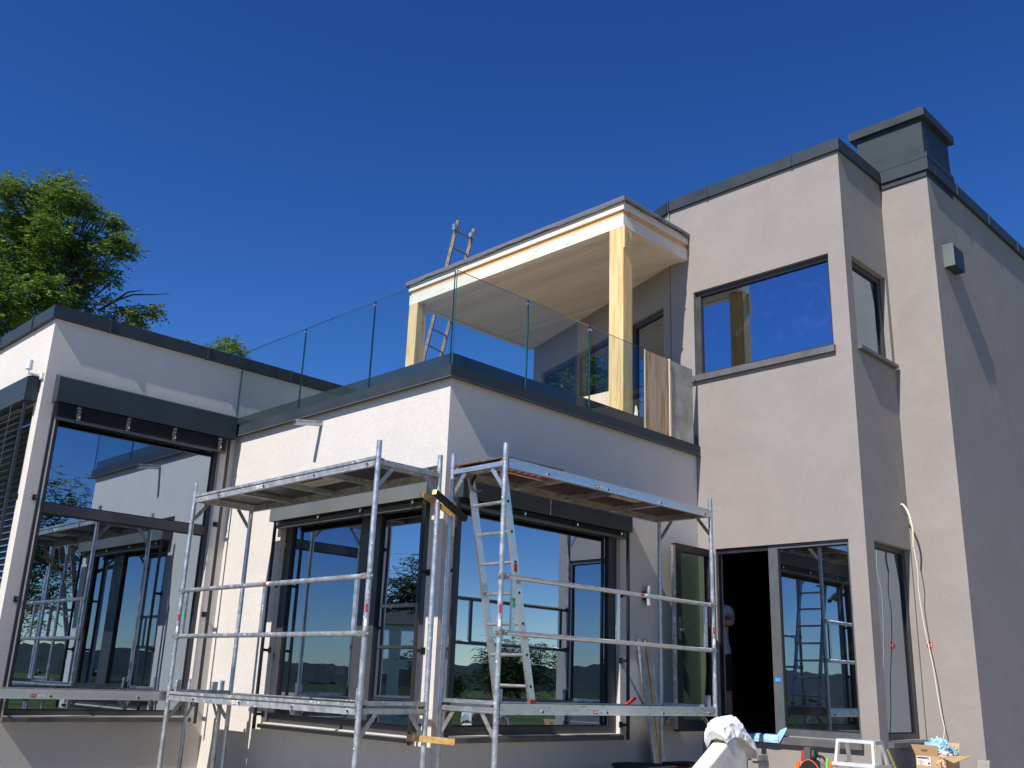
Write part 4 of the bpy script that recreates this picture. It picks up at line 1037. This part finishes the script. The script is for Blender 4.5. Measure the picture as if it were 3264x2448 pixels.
mb = MB(); mb.path(smooth_pts([(-5.24,9.66,-0.63),(-5.17,9.66,-0.595),(-5.10,9.66,-0.60),(-5.05,9.66,-0.66)]), 0.013, 8); mb.build('carry_handle', 'black_fabric', bag, smooth=True)
mb = MB(); mb.bar((-5.265, 9.66, -0.66), (-5.255, 9.66, -0.515), 0.07, 0.05, up=(0,1,0)); mb.bar((-5.22, 9.68, -0.66), (-5.20, 9.68, -0.545), 0.05, 0.04, up=(0,1,0)); mb.build('battery_tool', 'tool_grey', bag)
mb = MB(); mb.bar((-5.315, 9.66, -0.655), (-5.305, 9.66, -0.55), 0.04, 0.04, up=(0,1,0)); mb.build('battery_pack', 'red_plastic', bag)
mb = MB(); mb.path([(-5.19,9.65,-0.62),(-5.16,9.65,-0.57),(-5.17,9.65,-0.535)], 0.018, 8); mb.build('drill_chuck', 'black_fabric', bag, smooth=True)
mb = MB(); mb.path(smooth_pts([(-5.19,9.63,-0.53),(-5.15,9.62,-0.55),(-5.11,9.62,-0.62)]), 0.005, 6); mb.build('power_cord', 'black_fabric', bag, smooth=True)
for i in range(5):
    mb = MB(); x = -5.10+0.014*i; mb.path([(x,9.61,-0.80),(x+0.004,9.605,-0.69),(x+0.002*i,9.605,-0.635-0.008*(i % 2))], [0.006,0.007,0.004], 7); mb.build('drill_bit', 'steel_bright', bag, smooth=True)
mb = MB(); mb.tube((-5.035, 9.60, -0.80), (-5.02, 9.60, -0.60), 0.017, 10); mb.build('marker_green', 'green_plastic', bag, smooth=True)
mb = MB(); mb.tube((-5.0, 9.60, -0.82), (-4.985, 9.60, -0.64), 0.014, 10); mb.build('marker_orange', 'orange_fabric', bag, smooth=True)

# ------------------------------------------------------------------ cardboard box with waste
bx = thing('cardboard_box', 'open cardboard box full of crumpled blue film beside the right wall', 'box', (-4.38, 10.75, GZ))
x0, x1, y0, y1, zb, zt_ = -4.51, -4.262, 10.50, 10.985, GZ+0.003, -0.555
for (a, b, c, d) in ((x0, x1, y0, y0+0.005), (x0, x1, y1-0.005, y1)):
    mb = MB(); mb.box(a, b, c, d, zb, zt_); mb.build('side', 'cardboard', bx)
for (a, b) in ((x0, x0+0.005), (x1-0.005, x1)):
    mb = MB(); mb.box(a, b, y0+0.006, y1-0.006, zb, zt_); mb.build('side', 'cardboard', bx)
mb = MB(); mb.hexa([(x0,y0,zt_),(x1-.02,y0,zt_),(x1-.02,y0+.005,zt_),(x0,y0+.005,zt_),(x0-.03,y0-.03,zt_+.105),(x1-.005,y0-.03,zt_+.105),(x1-.005,y0-.025,zt_+.105),(x0-.03,y0-.025,zt_+.105)]); fl = mb.build('flap', 'cardboard', bx)
mb = MB()
for i in range(6): mb.box(x0+0.07+i*0.011, x0+0.077+i*0.011, y0-0.024, y0-0.021, zt_+0.052+0.003*(i % 2), zt_+0.062)
mb.build('flap_print', 'print_dark', fl)
mb = MB(); mb.hexa([(x1,y0+.02,zt_),(x1,y1,zt_),(x1-.005,y1,zt_),(x1-.005,y0+.02,zt_),(x1+.11,y0+.06,zt_-.05),(x1+.13,y1,zt_+.004),(x1+.13,y1,zt_),(x1+.11,y0+.06,zt_-.054)]); mb.build('flap', 'cardboard', bx)
mb = MB(); mb.hexa([(x0+.03,y1,zt_),(x1,y1,zt_),(x1,y1-.005,zt_),(x0+.03,y1-.005,zt_),(x0+.03,y1+.06,zt_+.12),(x1,y1+.06,zt_+.12),(x1,y1+.055,zt_+.12),(x0+.03,y1+.055,zt_+.12)]); mb.build('flap', 'cardboard', bx)
mb = MB(); mb.box(x0+0.008, x0+0.15, y0-0.0015, y0, zt_-0.095, zt_-0.006); lb = mb.build('shipping_label', 'paper_white', bx)
mb = MB(); mb.box(x0+0.014, x0+0.115, y0-0.003, y0-0.0017, zt_-0.028, zt_-0.013); mb.box(x0+0.12, x0+0.13, y0-0.003, y0-0.0017, zt_-0.036, zt_-0.01); mb.box(x0+0.122, x0+0.145, y0-0.003, y0-0.0017, zt_-0.078, zt_-0.062); mb.build('label_print', 'print_navy', lb)
mb = MB()
for i in range(7): mb.box(x0+0.02+0.006*(i % 3), x0+0.06+0.012*(i % 4), y0-0.003, y0-0.0017, zt_-0.042-0.008*i, zt_-0.0405-0.008*i)
mb.build('label_text', 'print_dark', lb)
mb = MB(); ring = [(x1+0.0005, y0+0.16+0.045*math.cos(a), zt_-0.16+0.045*math.sin(a)) for a in [2*math.pi*k/24 for k in range(25)]]; mb.path(ring, 0.0035, 5); mb.build('box_logo', 'print_dark', bx)
mb = MB()
for i in range(6): mb.box(x1+0.0005, x1+0.002, y0+0.25+0.03*i, y0+0.265+0.03*i, zt_-0.18, zt_-0.15-0.008*(i % 2))
mb.build('box_lettering', 'print_navy', bx)
def crumple(name, mat, c, r, sc, seed, parent=None, at=None, sub=4, amp=0.45):
    bm = bmesh.new(); bmesh.ops.create_icosphere(bm, subdivisions=sub, radius=1.0)
    mb = MB(); vs = []
    for v in bm.verts:
        d = v.co.normalized(); q = d*sc+Vector((seed, seed*1.7, 0))
        k = 1+amp*(abs(noise.noise(q))*1.6-0.4)+amp*0.5*noise.noise(q*2.7)
        vs.append((c[0]+d.x*r[0]*k, c[1]+d.y*r[1]*k, c[2]+d.z*r[2]*k))
    fs = [tuple(v.index for v in f.verts) for f in bm.faces]; bm.free()
    mb.add(vs, fs); return mb.build(name, mat, parent, at)
o = crumple('crumpled_film', 'foil_blue', (-4.385, 10.80, -0.49), (0.105, 0.11, 0.10), 2.2, 1.0, at=(-4.385, 10.8, -0.56)); tag(o, 'ball of crumpled blue plastic film on top of the box waste', 'plastic film')
o = crumple('crumpled_film', 'foil_blue', (-4.28, 10.92, -0.525), (0.03, 0.05, 0.055), 2.2, 4.0, at=(-4.28, 10.92, -0.57)); tag(o, 'small piece of blue film at the far corner of the box', 'plastic film')
o = crumple('waste_paper', 'paper_white', (-4.31, 10.76, -0.555), (0.04, 0.17, 0.045), 1.6, 7.0, at=(-4.33, 10.76, -0.58)); tag(o, 'rolled white paper lying across the top of the box', 'paper')
o = crumple('waste_paper', 'paper_kraft', (-4.29, 10.56, -0.60), (0.055, 0.06, 0.075), 2.0, 9.0, at=(-4.3, 10.56, -0.62)); tag(o, 'brown kraft paper spilling over the front corner of the box', 'paper')
mb = MB(); mb.box(-4.50, -4.345, 10.72, 10.78, -0.475, -0.43); o = mb.build('foam_strip', 'film_blue', at=(-4.43, 10.75, -0.48)); tag(o, 'flat light blue foam strip at the back left of the box', 'foam strip')
mb = MB(); mb.hexa([(-4.22,11.20,GZ),(-4.10,11.20,GZ),(-4.10,11.25,GZ),(-4.22,11.25,GZ),(-4.20,11.32,-0.60),(-4.08,11.32,-0.60),(-4.08,11.36,-0.60),(-4.20,11.36,-0.60)]); o = mb.build('leaning_plank', 'concrete_dark', at=(-4.16, 11.2, GZ)); tag(o, 'grey plank leaning on the wall right of the cardboard box', 'plank')

# ------------------------------------------------------------------ film on the door sill, tape
mb = MB()
rows = [(-6.24, 0), (-6.05, 0.004), (-5.95, -0.003), (-5.87, 0.003)]
vs = []
for x, w in rows: vs += [(x, 10.222, -0.440+w*.5), (x, 10.185, -0.437+w), (x, 10.147, -0.449+w), (x, 10.135, -0.485), (x+0.004, 10.132+w, -0.520)]
mb.add(vs, [(i*5+k, i*5+k+1, (i+1)*5+k+1, (i+1)*5+k) for i in range(3) for k in range(4)])
b_ = len(mb.v)
mb.add([(-5.90, 10.17, -0.436), (-5.855, 10.132, -0.515), (-5.765, 10.14, -0.375), (-5.77, 10.15, -0.352), (-5.86, 10.17, -0.385)], [(0,1,2,3,4)])
o = mb.build('protective_film', 'film_blue', at=(-6.05, 10.17, -0.45), fix=False); sm = o.modifiers.new('solid', 'SOLIDIFY'); sm.thickness = 0.003
tag(o, 'light blue protective film lying over the sill of the open door', 'plastic film')
mb = MB(); mb.box(-5.925, -5.86, 10.225, 10.228, 0.125, 0.168); o = mb.build('masking_tape', 'tape_blue', at=(-5.89, 10.228, 0.145)); tag(o, 'bright blue tape square stuck on the grey door post', 'tape')
# strap on the right lower deck
mb = MB(); mb.bar((-6.10, 7.74, -0.155), (-6.06, 7.84, -0.09), 0.02, 0.03, up=(1,0,0)); o = mb.build('strap', 'red_plastic', at=(-6.08, 7.79, -0.155)); tag(o, 'short red strap lying on the right lower scaffold deck', 'strap')
# tub and can at the foot of the bay
tub = thing('mortar_tub', 'black mortar tub on the ground under the side window of the bay', 'tub', (-6.2, 8.15, GZ))
mb = MB()
for r0, r1, z0, z1 in ((0.24, 0.30, GZ, -0.72),):
    mb.tube((-6.2, 8.15, z0), (-6.2, 8.15, z1), r0, 28, True, r1)
mb.build('tub_body', 'black_fabric', tub, smooth=True)
mb = MB(); mb.tube((-6.2, 8.15, -0.735), (-6.2, 8.15, -0.712), 0.315, 28); mb.build('rim', 'black_fabric', tub, smooth=True)
mb = MB(); mb.box(-6.33, -6.03, 8.66, 9.02, GZ, -0.735); o = mb.build('plastic_crate', 'red_plastic', at=(-6.2, 8.85, GZ)); tag(o, 'low red plastic crate beside the mortar tub', 'crate')
mb = MB(); mb.box(-6.345, -6.015, 8.645, 9.035, -0.733, -0.71); mb.build('lid', 'seal_black', o)

# ------------------------------------------------------------------ boards standing inside the left wing
mb = MB(); mb.hexa([(-11.55,4.10,-0.5),(-11.5,4.35,-0.5),(-11.48,4.35,-0.5),(-11.53,4.10,-0.5),(-11.65,4.12,0.25),(-11.6,4.36,0.25),(-11.58,4.36,0.25),(-11.63,4.12,0.25)]); o = mb.build('plasterboard_sheet', 'paint_white', at=(-11.55, 4.2, -0.5)); tag(o, 'white board leaning inside the tall left window', 'board')
mb = MB(); mb.hexa([(-11.6,4.65,-0.5),(-11.5,5.0,-0.5),(-11.48,5.0,-0.5),(-11.58,4.65,-0.5),(-11.7,4.72,0.3),(-11.6,5.05,0.3),(-11.58,5.05,0.3),(-11.68,4.72,0.3)]); o = mb.build('plasterboard_sheet', 'board_green', at=(-11.55, 4.8, -0.5)); tag(o, 'green board leaning inside the tall left window', 'board')

# ------------------------------------------------------------------ person in the doorway
def person():
    bx_, by_, bz_ = -7.04, 10.78, -0.50
    V = {'pelvis': (0,0,1.0,.13), 'waist': (0,0,1.12,.125), 'chest': (0,-.01,1.32,.145), 'upper': (0,0,1.46,.10), 'neck': (-.02,-.01,1.56,.058), 'chin': (-.05,-.05,1.63,.066), 'skull': (-.06,-.05,1.72,.088), 'crown': (-.06,-.045,1.79,.06)}
    E_ = [('pelvis','waist'),('waist','chest'),('chest','upper'),('upper','neck'),('neck','chin'),('chin','skull'),('skull','crown')]
    seg = {('pelvis','waist'):1, ('waist','chest'):1, ('chest','upper'):1, ('upper','neck'):0, ('neck','chin'):0, ('chin','skull'):0, ('skull','crown'):0}
    for s_, n_ in ((1,'r'), (-1,'l')):
        V['sh'+n_] = (.165*s_,0,1.47,.075); V['ua'+n_] = (.215*s_,-.05,1.39,.062); V['el'+n_] = (.255*s_,-.10,1.31,.047)
        V['fa'+n_] = (.16*s_,-.21,1.33,.044); V['wr'+n_] = (.05*s_,-.28,1.36,.028); V['pa'+n_] = (.0*s_-.015*s_,-.30,1.385+.03*(s_ < 0),.030)
        E_ += [('upper','sh'+n_),('sh'+n_,'ua'+n_),('ua'+n_,'el'+n_),('el'+n_,'fa'+n_),('fa'+n_,'wr'+n_),('wr'+n_,'pa'+n_)]
        for e, k in ((('upper','sh'+n_),1),(('sh'+n_,'ua'+n_),1),(('ua'+n_,'el'+n_),0),(('el'+n_,'fa'+n_),0),(('fa'+n_,'wr'+n_),0),(('wr'+n_,'pa'+n_),0)): seg[e] = k
        for j in range(5):
            sp = (j-2)*0.02; b = V['pa'+n_]; ln = (.055,.075,.08,.075,.06)[j]
            dx, dz = (-s_*ln, sp*0.6) if j else (-s_*0.03, 0.05)
            k1, k2 = 'f1%s%d' % (n_, j), 'f2%s%d' % (n_, j)
            V[k1] = (b[0]+dx*.55, b[1]-.004, b[2]+sp+dz*.4, .010); V[k2] = (b[0]+dx, b[1]+.012, b[2]+sp+dz, .008)
            E_ += [('pa'+n_, k1), (k1, k2)]; seg[('pa'+n_, k1)] = 0; seg[(k1, k2)] = 0
        V['hip'+n_] = (.095*s_,0,.92,.105); V['kn'+n_] = (.11*s_,-.01,.50,.068); V['ca'+n_] = (.115*s_,.02,.34,.062); V['an'+n_] = (.12*s_,.03,.09,.042); V['he'+n_] = (.12*s_,.03,.05,.045); V['to'+n_] = (.135*s_,-.15,.035,.035)
        E_ += [('pelvis','hip'+n_),('hip'+n_,'kn'+n_),('kn'+n_,'ca'+n_),('ca'+n_,'an'+n_),('an'+n_,'he'+n_),('he'+n_,'to'+n_)]
        for e, k in ((('pelvis','hip'+n_),2),(('hip'+n_,'kn'+n_),2),(('kn'+n_,'ca'+n_),0),(('ca'+n_,'an'+n_),0),(('an'+n_,'he'+n_),3),(('he'+n_,'to'+n_),3)): seg[e] = k
    names = list(V); idx = {n_: i for i, n_ in enumerate(names)}
    me = bpy.data.meshes.new('body_frame')
    me.from_pydata([V[n_][:3] for n_ in names], [(idx[a], idx[b]) for a, b in E_], [])
    ob = bpy.data.objects.new('body_frame', me); COL.objects.link(ob)
    md = ob.modifiers.new('skin', 'SKIN'); md.use_smooth_shade = True
    for i, n_ in enumerate(names):
        r = V[n_][3]; sv = me.skin_vertices[0].data[i]; sv.radius = (r*1.15, r*0.9) if n_ in ('pelvis','waist','chest') else (r, r); sv.use_root = (n_ == 'pelvis')
    sb = ob.modifiers.new('sub', 'SUBSURF'); sb.levels = 2; sb.render_levels = 2
    dg = bpy.context.evaluated_depsgraph_get(); ev = ob.evaluated_get(dg)
    nm = bpy.data.meshes.new_from_object(ev)
    bpy.data.objects.remove(ob, do_unlink=True)
    for mt in ('skin', 'shirt', 'shorts', 'shoe'): nm.materials.append(MATS[mt])
    segs = [(Vector(V[a][:3]), Vector(V[b][:3]), k) for (a, b), k in seg.items()]
    for p in nm.polygons:
        c = p.center; best = (9, 0)
        for a, b, k in segs:
            d = b-a; t = max(0, min(1, (c-a).dot(d)/d.length_squared)); dist = (c-(a+d*t)).length
            if dist < best[0]: best = (dist, k)
        k = best[1]
        if k in (1, 2): k = 1 if c.z > 0.93 else 2
        p.material_index = k; p.use_smooth = True
    o = bpy.data.objects.new('person', nm); COL.objects.link(o)
    o.location = (bx_, by_, bz_); o.rotation_euler = (0, 0, math.radians(8))
    tag(o, 'person in pale T-shirt and dark shorts standing in the dark doorway, arms raised', 'person')
    OFF[o.name] = Vector((0,0,0))
    mb = MB(); bm = bmesh.new(); bmesh.ops.create_icosphere(bm, subdivisions=3, radius=1.0)
    vs = [(-.06+v.co.x*.097, -.03+v.co.y*.10, 1.755+v.co.z*.075) for v in bm.verts]; fs = [tuple(v.index for v in f.verts) for f in bm.faces if f.calc_center_median().z > -0.35 or f.calc_center_median().y > 0.2]; bm.free()
    mb.add(vs, fs); mb.build('hair', 'hair', o, smooth=True, fix=False)
    mb = MB(); mb.tube((-.06,-.135,1.70), (-.06,-.158,1.675), 0.012, 8, True, 0.016); mb.build('nose', 'skin', o, smooth=True)
    for s_ in (-1, 1):
        mb = MB(); mb.tube((-.06+s_*.033,-.118,1.725), (-.06+s_*.033,-.132,1.725), 0.011, 8); mb.build('eye', 'plastic_white', o, smooth=True)
        mb = MB(); mb.tube((-.06+s_*.088,-.045,1.70), (-.06+s_*.10,-.035,1.70), 0.026, 10); mb.build('ear', 'skin', o, smooth=True)
    mb = MB(); mb.bar((-.085,-.118,1.648), (-.035,-.118,1.648), 0.006, 0.008); mb.build('mouth', 'red_plastic', o)
person()
ASH = [(-28.63, 7.26, 13.21, 0.35), (-29.08, 7.67, 13.62, 0.317), (-28.69, 7.97, 13.56, 0.275), (-28.91, 8.59, 13.9, 0.358), (-28.78, 8.97, 14.14, 0.318), (-28.01, 8.92, 13.5, 0.349), (-27.92, 9.23, 13.46, 0.271), (-28.84, 9.73, 13.68, 0.241), (-28.07, 9.55, 13.08, 0.234), (-28.19, 8.64, 13.11, 0.427), (-29.89, 8.62, 13.68, 0.451), (-28.82, 8.03, 12.66, 0.473), (-29.95, 7.89, 12.81, 0.449), (-28.86, 7.86, 11.7, 0.512), (-29.26, 8.46, 12.38, 0.521), (-27.79, 8.47, 12.16, 0.459), (-28.88, 9.27, 12.56, 0.4), (-29.28, 9.76, 12.43, 0.447), (-28.38, 9.84, 12.61, 0.237), (-28.47, 10.26, 13.41, 0.239), (-28.3, 10.5, 13.22, 0.278), (-27.6, 10.46, 12.51, 0.272), (-28.38, 10.57, 12.53, 0.279), (-28.06, 10.9, 12.55, 0.198), (-27.82, 10.63, 12.08, 0.196), (-27.6, 9.98, 12.08, 0.232), (-29.01, 10.1, 12.12, 0.324), (-28.2, 10.1, 11.46, 0.237), (-28.34, 10.6, 11.67, 0.199), (-28.47, 10.73, 11.49, 0.16), (-28.88, 9.81, 11.64, 0.442), (-29.83, 9.43, 12.21, 0.536), (-28.36, 8.49, 11.16, 0.546), (-30.08, 8.51, 11.45, 0.576), (-28.76, 7.77, 10.63, 0.51), (-29.07, 10.25, 11.33, 0.284), (-29.3, 9.84, 11.05, 0.489), (-27.46, 8.68, 10.18, 0.455), (-27.62, 8.27, 9.89, 0.532), (-28.06, 7.87, 9.69, 0.537), (-29.0, 10.28, 10.56, 0.284), (-28.02, 10.5, 10.71, 0.158), (-28.04, 11.06, 10.47, 0.238), (-27.59, 11.22, 10.2, 0.235), (-27.68, 11.58, 10.5, 0.237), (-27.46, 11.76, 10.54, 0.157), (-27.59, 11.37, 9.99, 0.196), (-28.14, 10.67, 10.21, 0.159), (-28.26, 10.36, 10.06, 0.159), (-29.74, 8.69, 9.76, 0.408), (-29.27, 8.15, 9.3, 0.32), (-29.9, 7.11, 13.42, 0.486), (-29.89, 6.76, 12.78, 0.565), (-30.5, 7.4, 12.25, 0.62), (-29.64, 6.59, 11.48, 0.6), (-28.23, 6.9, 10.19, 0.612), (-29.94, 6.71, 10.41, 0.647), (-30.15, 7.81, 10.01, 0.615), (-29.79, 7.2, 9.34, 0.606)]
SECOND = [(-33.98, 17.32, 12.31, 0.301), (-34.07, 17.77, 12.62, 0.304), (-33.06, 17.54, 12.12, 0.296), (-34.05, 18.32, 12.28, 0.204), (-34.55, 16.18, 12.42, 0.1), (-32.94, 18.08, 11.76, 0.124), (-32.99, 17.04, 11.44, 0.391)]
TWIG = [[(-28.16, 10.35, 10.28), (-28.02, 10.71, 10.65), (-27.85, 11.14, 10.95), (-27.66, 11.61, 11.05), (-27.45, 12.11, 11.19)], [(-28.02, 10.71, 10.65), (-27.91, 11.0, 11.0), (-27.75, 11.39, 11.15)], [(-27.56, 9.02, 11.8), (-27.44, 9.39, 12.47), (-27.35, 9.65, 12.75)], [(-27.55, 9.05, 11.64), (-27.46, 9.31, 12.08), (-27.32, 9.73, 12.4)]]

def leaf_quads(mb_v, mb_f, c, size, n_leaflets, rng):
    # one pinnate leaf: rachis drooping from c, paired leaflets
    az = rng.uniform(0, 2*math.pi); dz = rng.uniform(-0.75, 0.35)
    d = Vector((math.cos(az), math.sin(az), dz)).normalized()
    side = d.cross(Vector((0,0,1)))
    if side.length < 0.05: side = Vector((1,0,0))
    side.normalize(); up = side.cross(d)
    for i in range(n_leaflets):
        t = (i//2+1)/(n_leaflets/2+1)
        sg = 1 if i % 2 else -1
        if i == n_leaflets-1: dirv = d.copy()
        else: dirv = (d*0.55+side*sg*0.85+Vector((0,0,-0.25*rng.random()))).normalized()
        b = c+d*size*t+Vector((0,0,-0.25*size*t*t))
        ll = size*rng.uniform(0.32, 0.46); ww = ll*0.21
        nn = (up+Vector((rng.uniform(-.7,.7), rng.uniform(-.7,.7), rng.uniform(-.3,.3)))).normalized()
        w = dirv.cross(nn).normalized()*ww
        k = len(mb_v)
        mb_v += [tuple(b), tuple(b+dirv*ll*0.45+w), tuple(b+dirv*ll), tuple(b+dirv*ll*0.45-w)]
        mb_f.append((k, k+1, k+2, k+3))

def tree(name, label, base, clumps, trunk_r, size, density, mat, seed, group, extra=(), lean_to=None, leaflets=7, limb_every=1):
    rng = random.Random(seed)
    t = thing(name, label, 'tree', base, group)
    cen = Vector((0,0,0)); 
    for c in clumps: cen += Vector(c[:3])
    cen /= len(clumps)
    base = Vector(base); mb = MB()
    zmin = min(c[2] for c in clumps)
    fork = Vector((lerp(base.x, cen.x, 0.5), lerp(base.y, cen.y, 0.5), lerp(base.z, zmin, 0.75)))
    top = Vector((cen.x, cen.y, max(c[2] for c in clumps)-0.6))
    mid = Vector((cen.x+rng.uniform(-.3,.3), cen.y+rng.uniform(-.3,.3), lerp(fork.z, top.z, 0.5)))
    tr = smooth_pts([base, base.lerp(fork, 0.5)+Vector((rng.uniform(-.2,.2), rng.uniform(-.2,.2), 0)), fork, mid, top], 5)
    n = len(tr); mb.path(tr, [trunk_r*(1-0.93*(i/(n-1))**0.9) for i in range(n)], 10)
    mb.build('trunk', 'bark', t, smooth=True)
    mb = MB()
    for i, c in enumerate(clumps):
        if i % limb_every: continue
        e = Vector(c[:3])
        f = 0.35+0.6*max(0, min(1, (e.z-fork.z)/(top.z-fork.z+0.01)))
        s = tr[min(n-1, int(f*0.85*(n-1)))]
        m1 = s.lerp(e, 0.5)+Vector((rng.uniform(-.25,.25), rng.uniform(-.25,.25), rng.uniform(-.1,.35)))
        pp = smooth_pts([s, m1, e], 5); k = len(pp)
        mb.path(pp, [max(0.010, trunk_r*0.13*(1-0.9*j/(k-1))) for j in range(k)], 6)
        for _ in range(2):
            e2 = e+Vector((rng.gauss(0,1), rng.gauss(0,1), rng.gauss(0,1)))*c[3]*0.7
            mb.path([m1.lerp(e,0.5), e.lerp(e2,0.4), e2], [0.02, 0.012, 0.006], 5)
    for e in extra:
        k = len(e); mb.path([Vector(p) for p in e], [lerp(0.045, 0.010, j/(k-1)) for j in range(k)], 6)
    mb.build('limbs', 'bark', t, smooth=True)
    v, f = [], []
    for c in clumps:
        r = c[3]; cnt = int(density*(r/0.35)**2)
        for _ in range(max(4, cnt)):
            d = Vector((rng.gauss(0,1), rng.gauss(0,1), rng.gauss(0,1)*0.9))
            d.normalize(); d *= r*(rng.random()**0.45)*1.3
            leaf_quads(v, f, Vector(c[:3])+d, size, leaflets, rng)
    mb = MB(); mb.add(v, f); mb.build('crown', mat, t, fix=False)
    return t
def gz(x, y): return ground_z(x, y)-0.05
tree('ash_tree', 'tall ash tree with leafy crown rising behind the left wing', (-29.2, 8.2, gz(-29,8)), ASH, 0.2, 0.36, 92, 'leaf_ash', 11, 'trees around the house', extra=TWIG[:2])
tree('ash_tree', 'small tree top just showing above the coping right of the big tree', (-33.6, 17.4, gz(-33,17)), SECOND, 0.22, 0.34, 80, 'leaf_ash', 12, 'trees around the house')
def rnd_clumps(c, rx, rz, n, r, seed):
    rng = random.Random(seed); out = []
    for _ in range(n):
        d = Vector((rng.gauss(0,1), rng.gauss(0,1), rng.gauss(0,1))).normalized()*(rng.random()**0.4)
        out.append((c[0]+d.x*rx, c[1]+d.y*rx, c[2]+d.z*rz, r*rng.uniform(0.7, 1.25)))
    return out
refl_trees = [((-28.75, -12.35), 0.5, 0.6, 1.1, 'bushy tree before the pale green house, seen only in the bay window'), ((-34.8, -18.0), 3.2, 2.6, 2.2, 'round tree behind the pale green house, seen only in the bay window'), ((-30.2, -19.0), 3.0, 2.4, 2.0, 'tree right of the pale green house, seen only in the bay window'),
              ((-38.5, -14.0), 2.6, 2.4, 1.2, 'broad tree left of the pale green house, seen only in reflections'), ((17.5, 13.6), 4.6, 2.3, 3.6, 'birch-like tree mirrored in the tall left window'),
              ((34.9, 50.2), 1.0, 2.6, 2.0, 'dark round tree mirrored in the side window of the bay'), ((37.6, 46.5), -0.2, 1.4, 1.1, 'low bush mirrored in the side window of the bay'),
              ((-2.5, -34.0), 2.6, 3.0, 2.6, 'leafy tree far behind the viewer, mirrored in upper glass')]
for i, ((x, y), zc, rx, rz, lab) in enumerate(refl_trees):
    cl = rnd_clumps((x, y, zc), rx, rz, 26, rx*0.36, 50+i)
    tree('garden_tree', lab, (x, y, gz(x, y)), cl, 0.18, 0.5, 16, 'leaf_dark' if i != 4 else 'leaf_ash', 70+i, 'trees around the house', leaflets=7)

# neighbouring house that the bay window mirrors
nh = thing('neighbour_house', 'pale green timber house with white windows, mirrored in the bay window', 'house', (-32.0, -14.5, -1.6))
hd = Vector((0.62, 0.78, 0)).normalized(); hp = Vector((-hd.y, hd.x, 0))
def hm(u, w, v):
    p = Vector((-32.0, -13.6, 0))+hp*(-u)-hd*w; return (p.x, p.y, v)
mb = MB(); mb.mbox(hm, -1.6, 2.2, 0, 4.5, -1.7, 2.2); mb.build('wall', 'paint_green', nh)
mb = MB(); mb.prism([hm(-1.9,-0.3,2.15), hm(-1.9,4.8,2.15), hm(-1.9,2.25,2.9)], Vector(hm(2.5,0,0))-Vector(hm(-1.9,0,0))); mb.build('roof', 'roof_tile', nh)
for (a, b, c, d) in ((-1.2,-0.4,0.8,1.9), (0.1,0.9,0.8,1.9), (1.2,1.9,0.8,1.9), (-1.2,-0.4,-1.0,0.2), (0.1,0.9,-1.4,0.4), (1.2,1.9,-1.0,0.2)):
    mb = MB(); mb.mbox(hm, a-.08, b+.08, -0.04, 0.02, c-.08, d+.08); wf = mb.build('window', 'paint_white', nh)
    mb = MB(); mb.mbox(hm, a, b, -0.05, -0.041, c, d); mb.build('pane', 'window_glass', wf)
for k in range(22):
    zz = -1.6+k*0.18
    mb = MB(); mb.mbox(hm, -1.62, 2.22, -0.012, 0.0, zz, zz+0.02); mb.build('cladding_board', 'paint_green', nh)
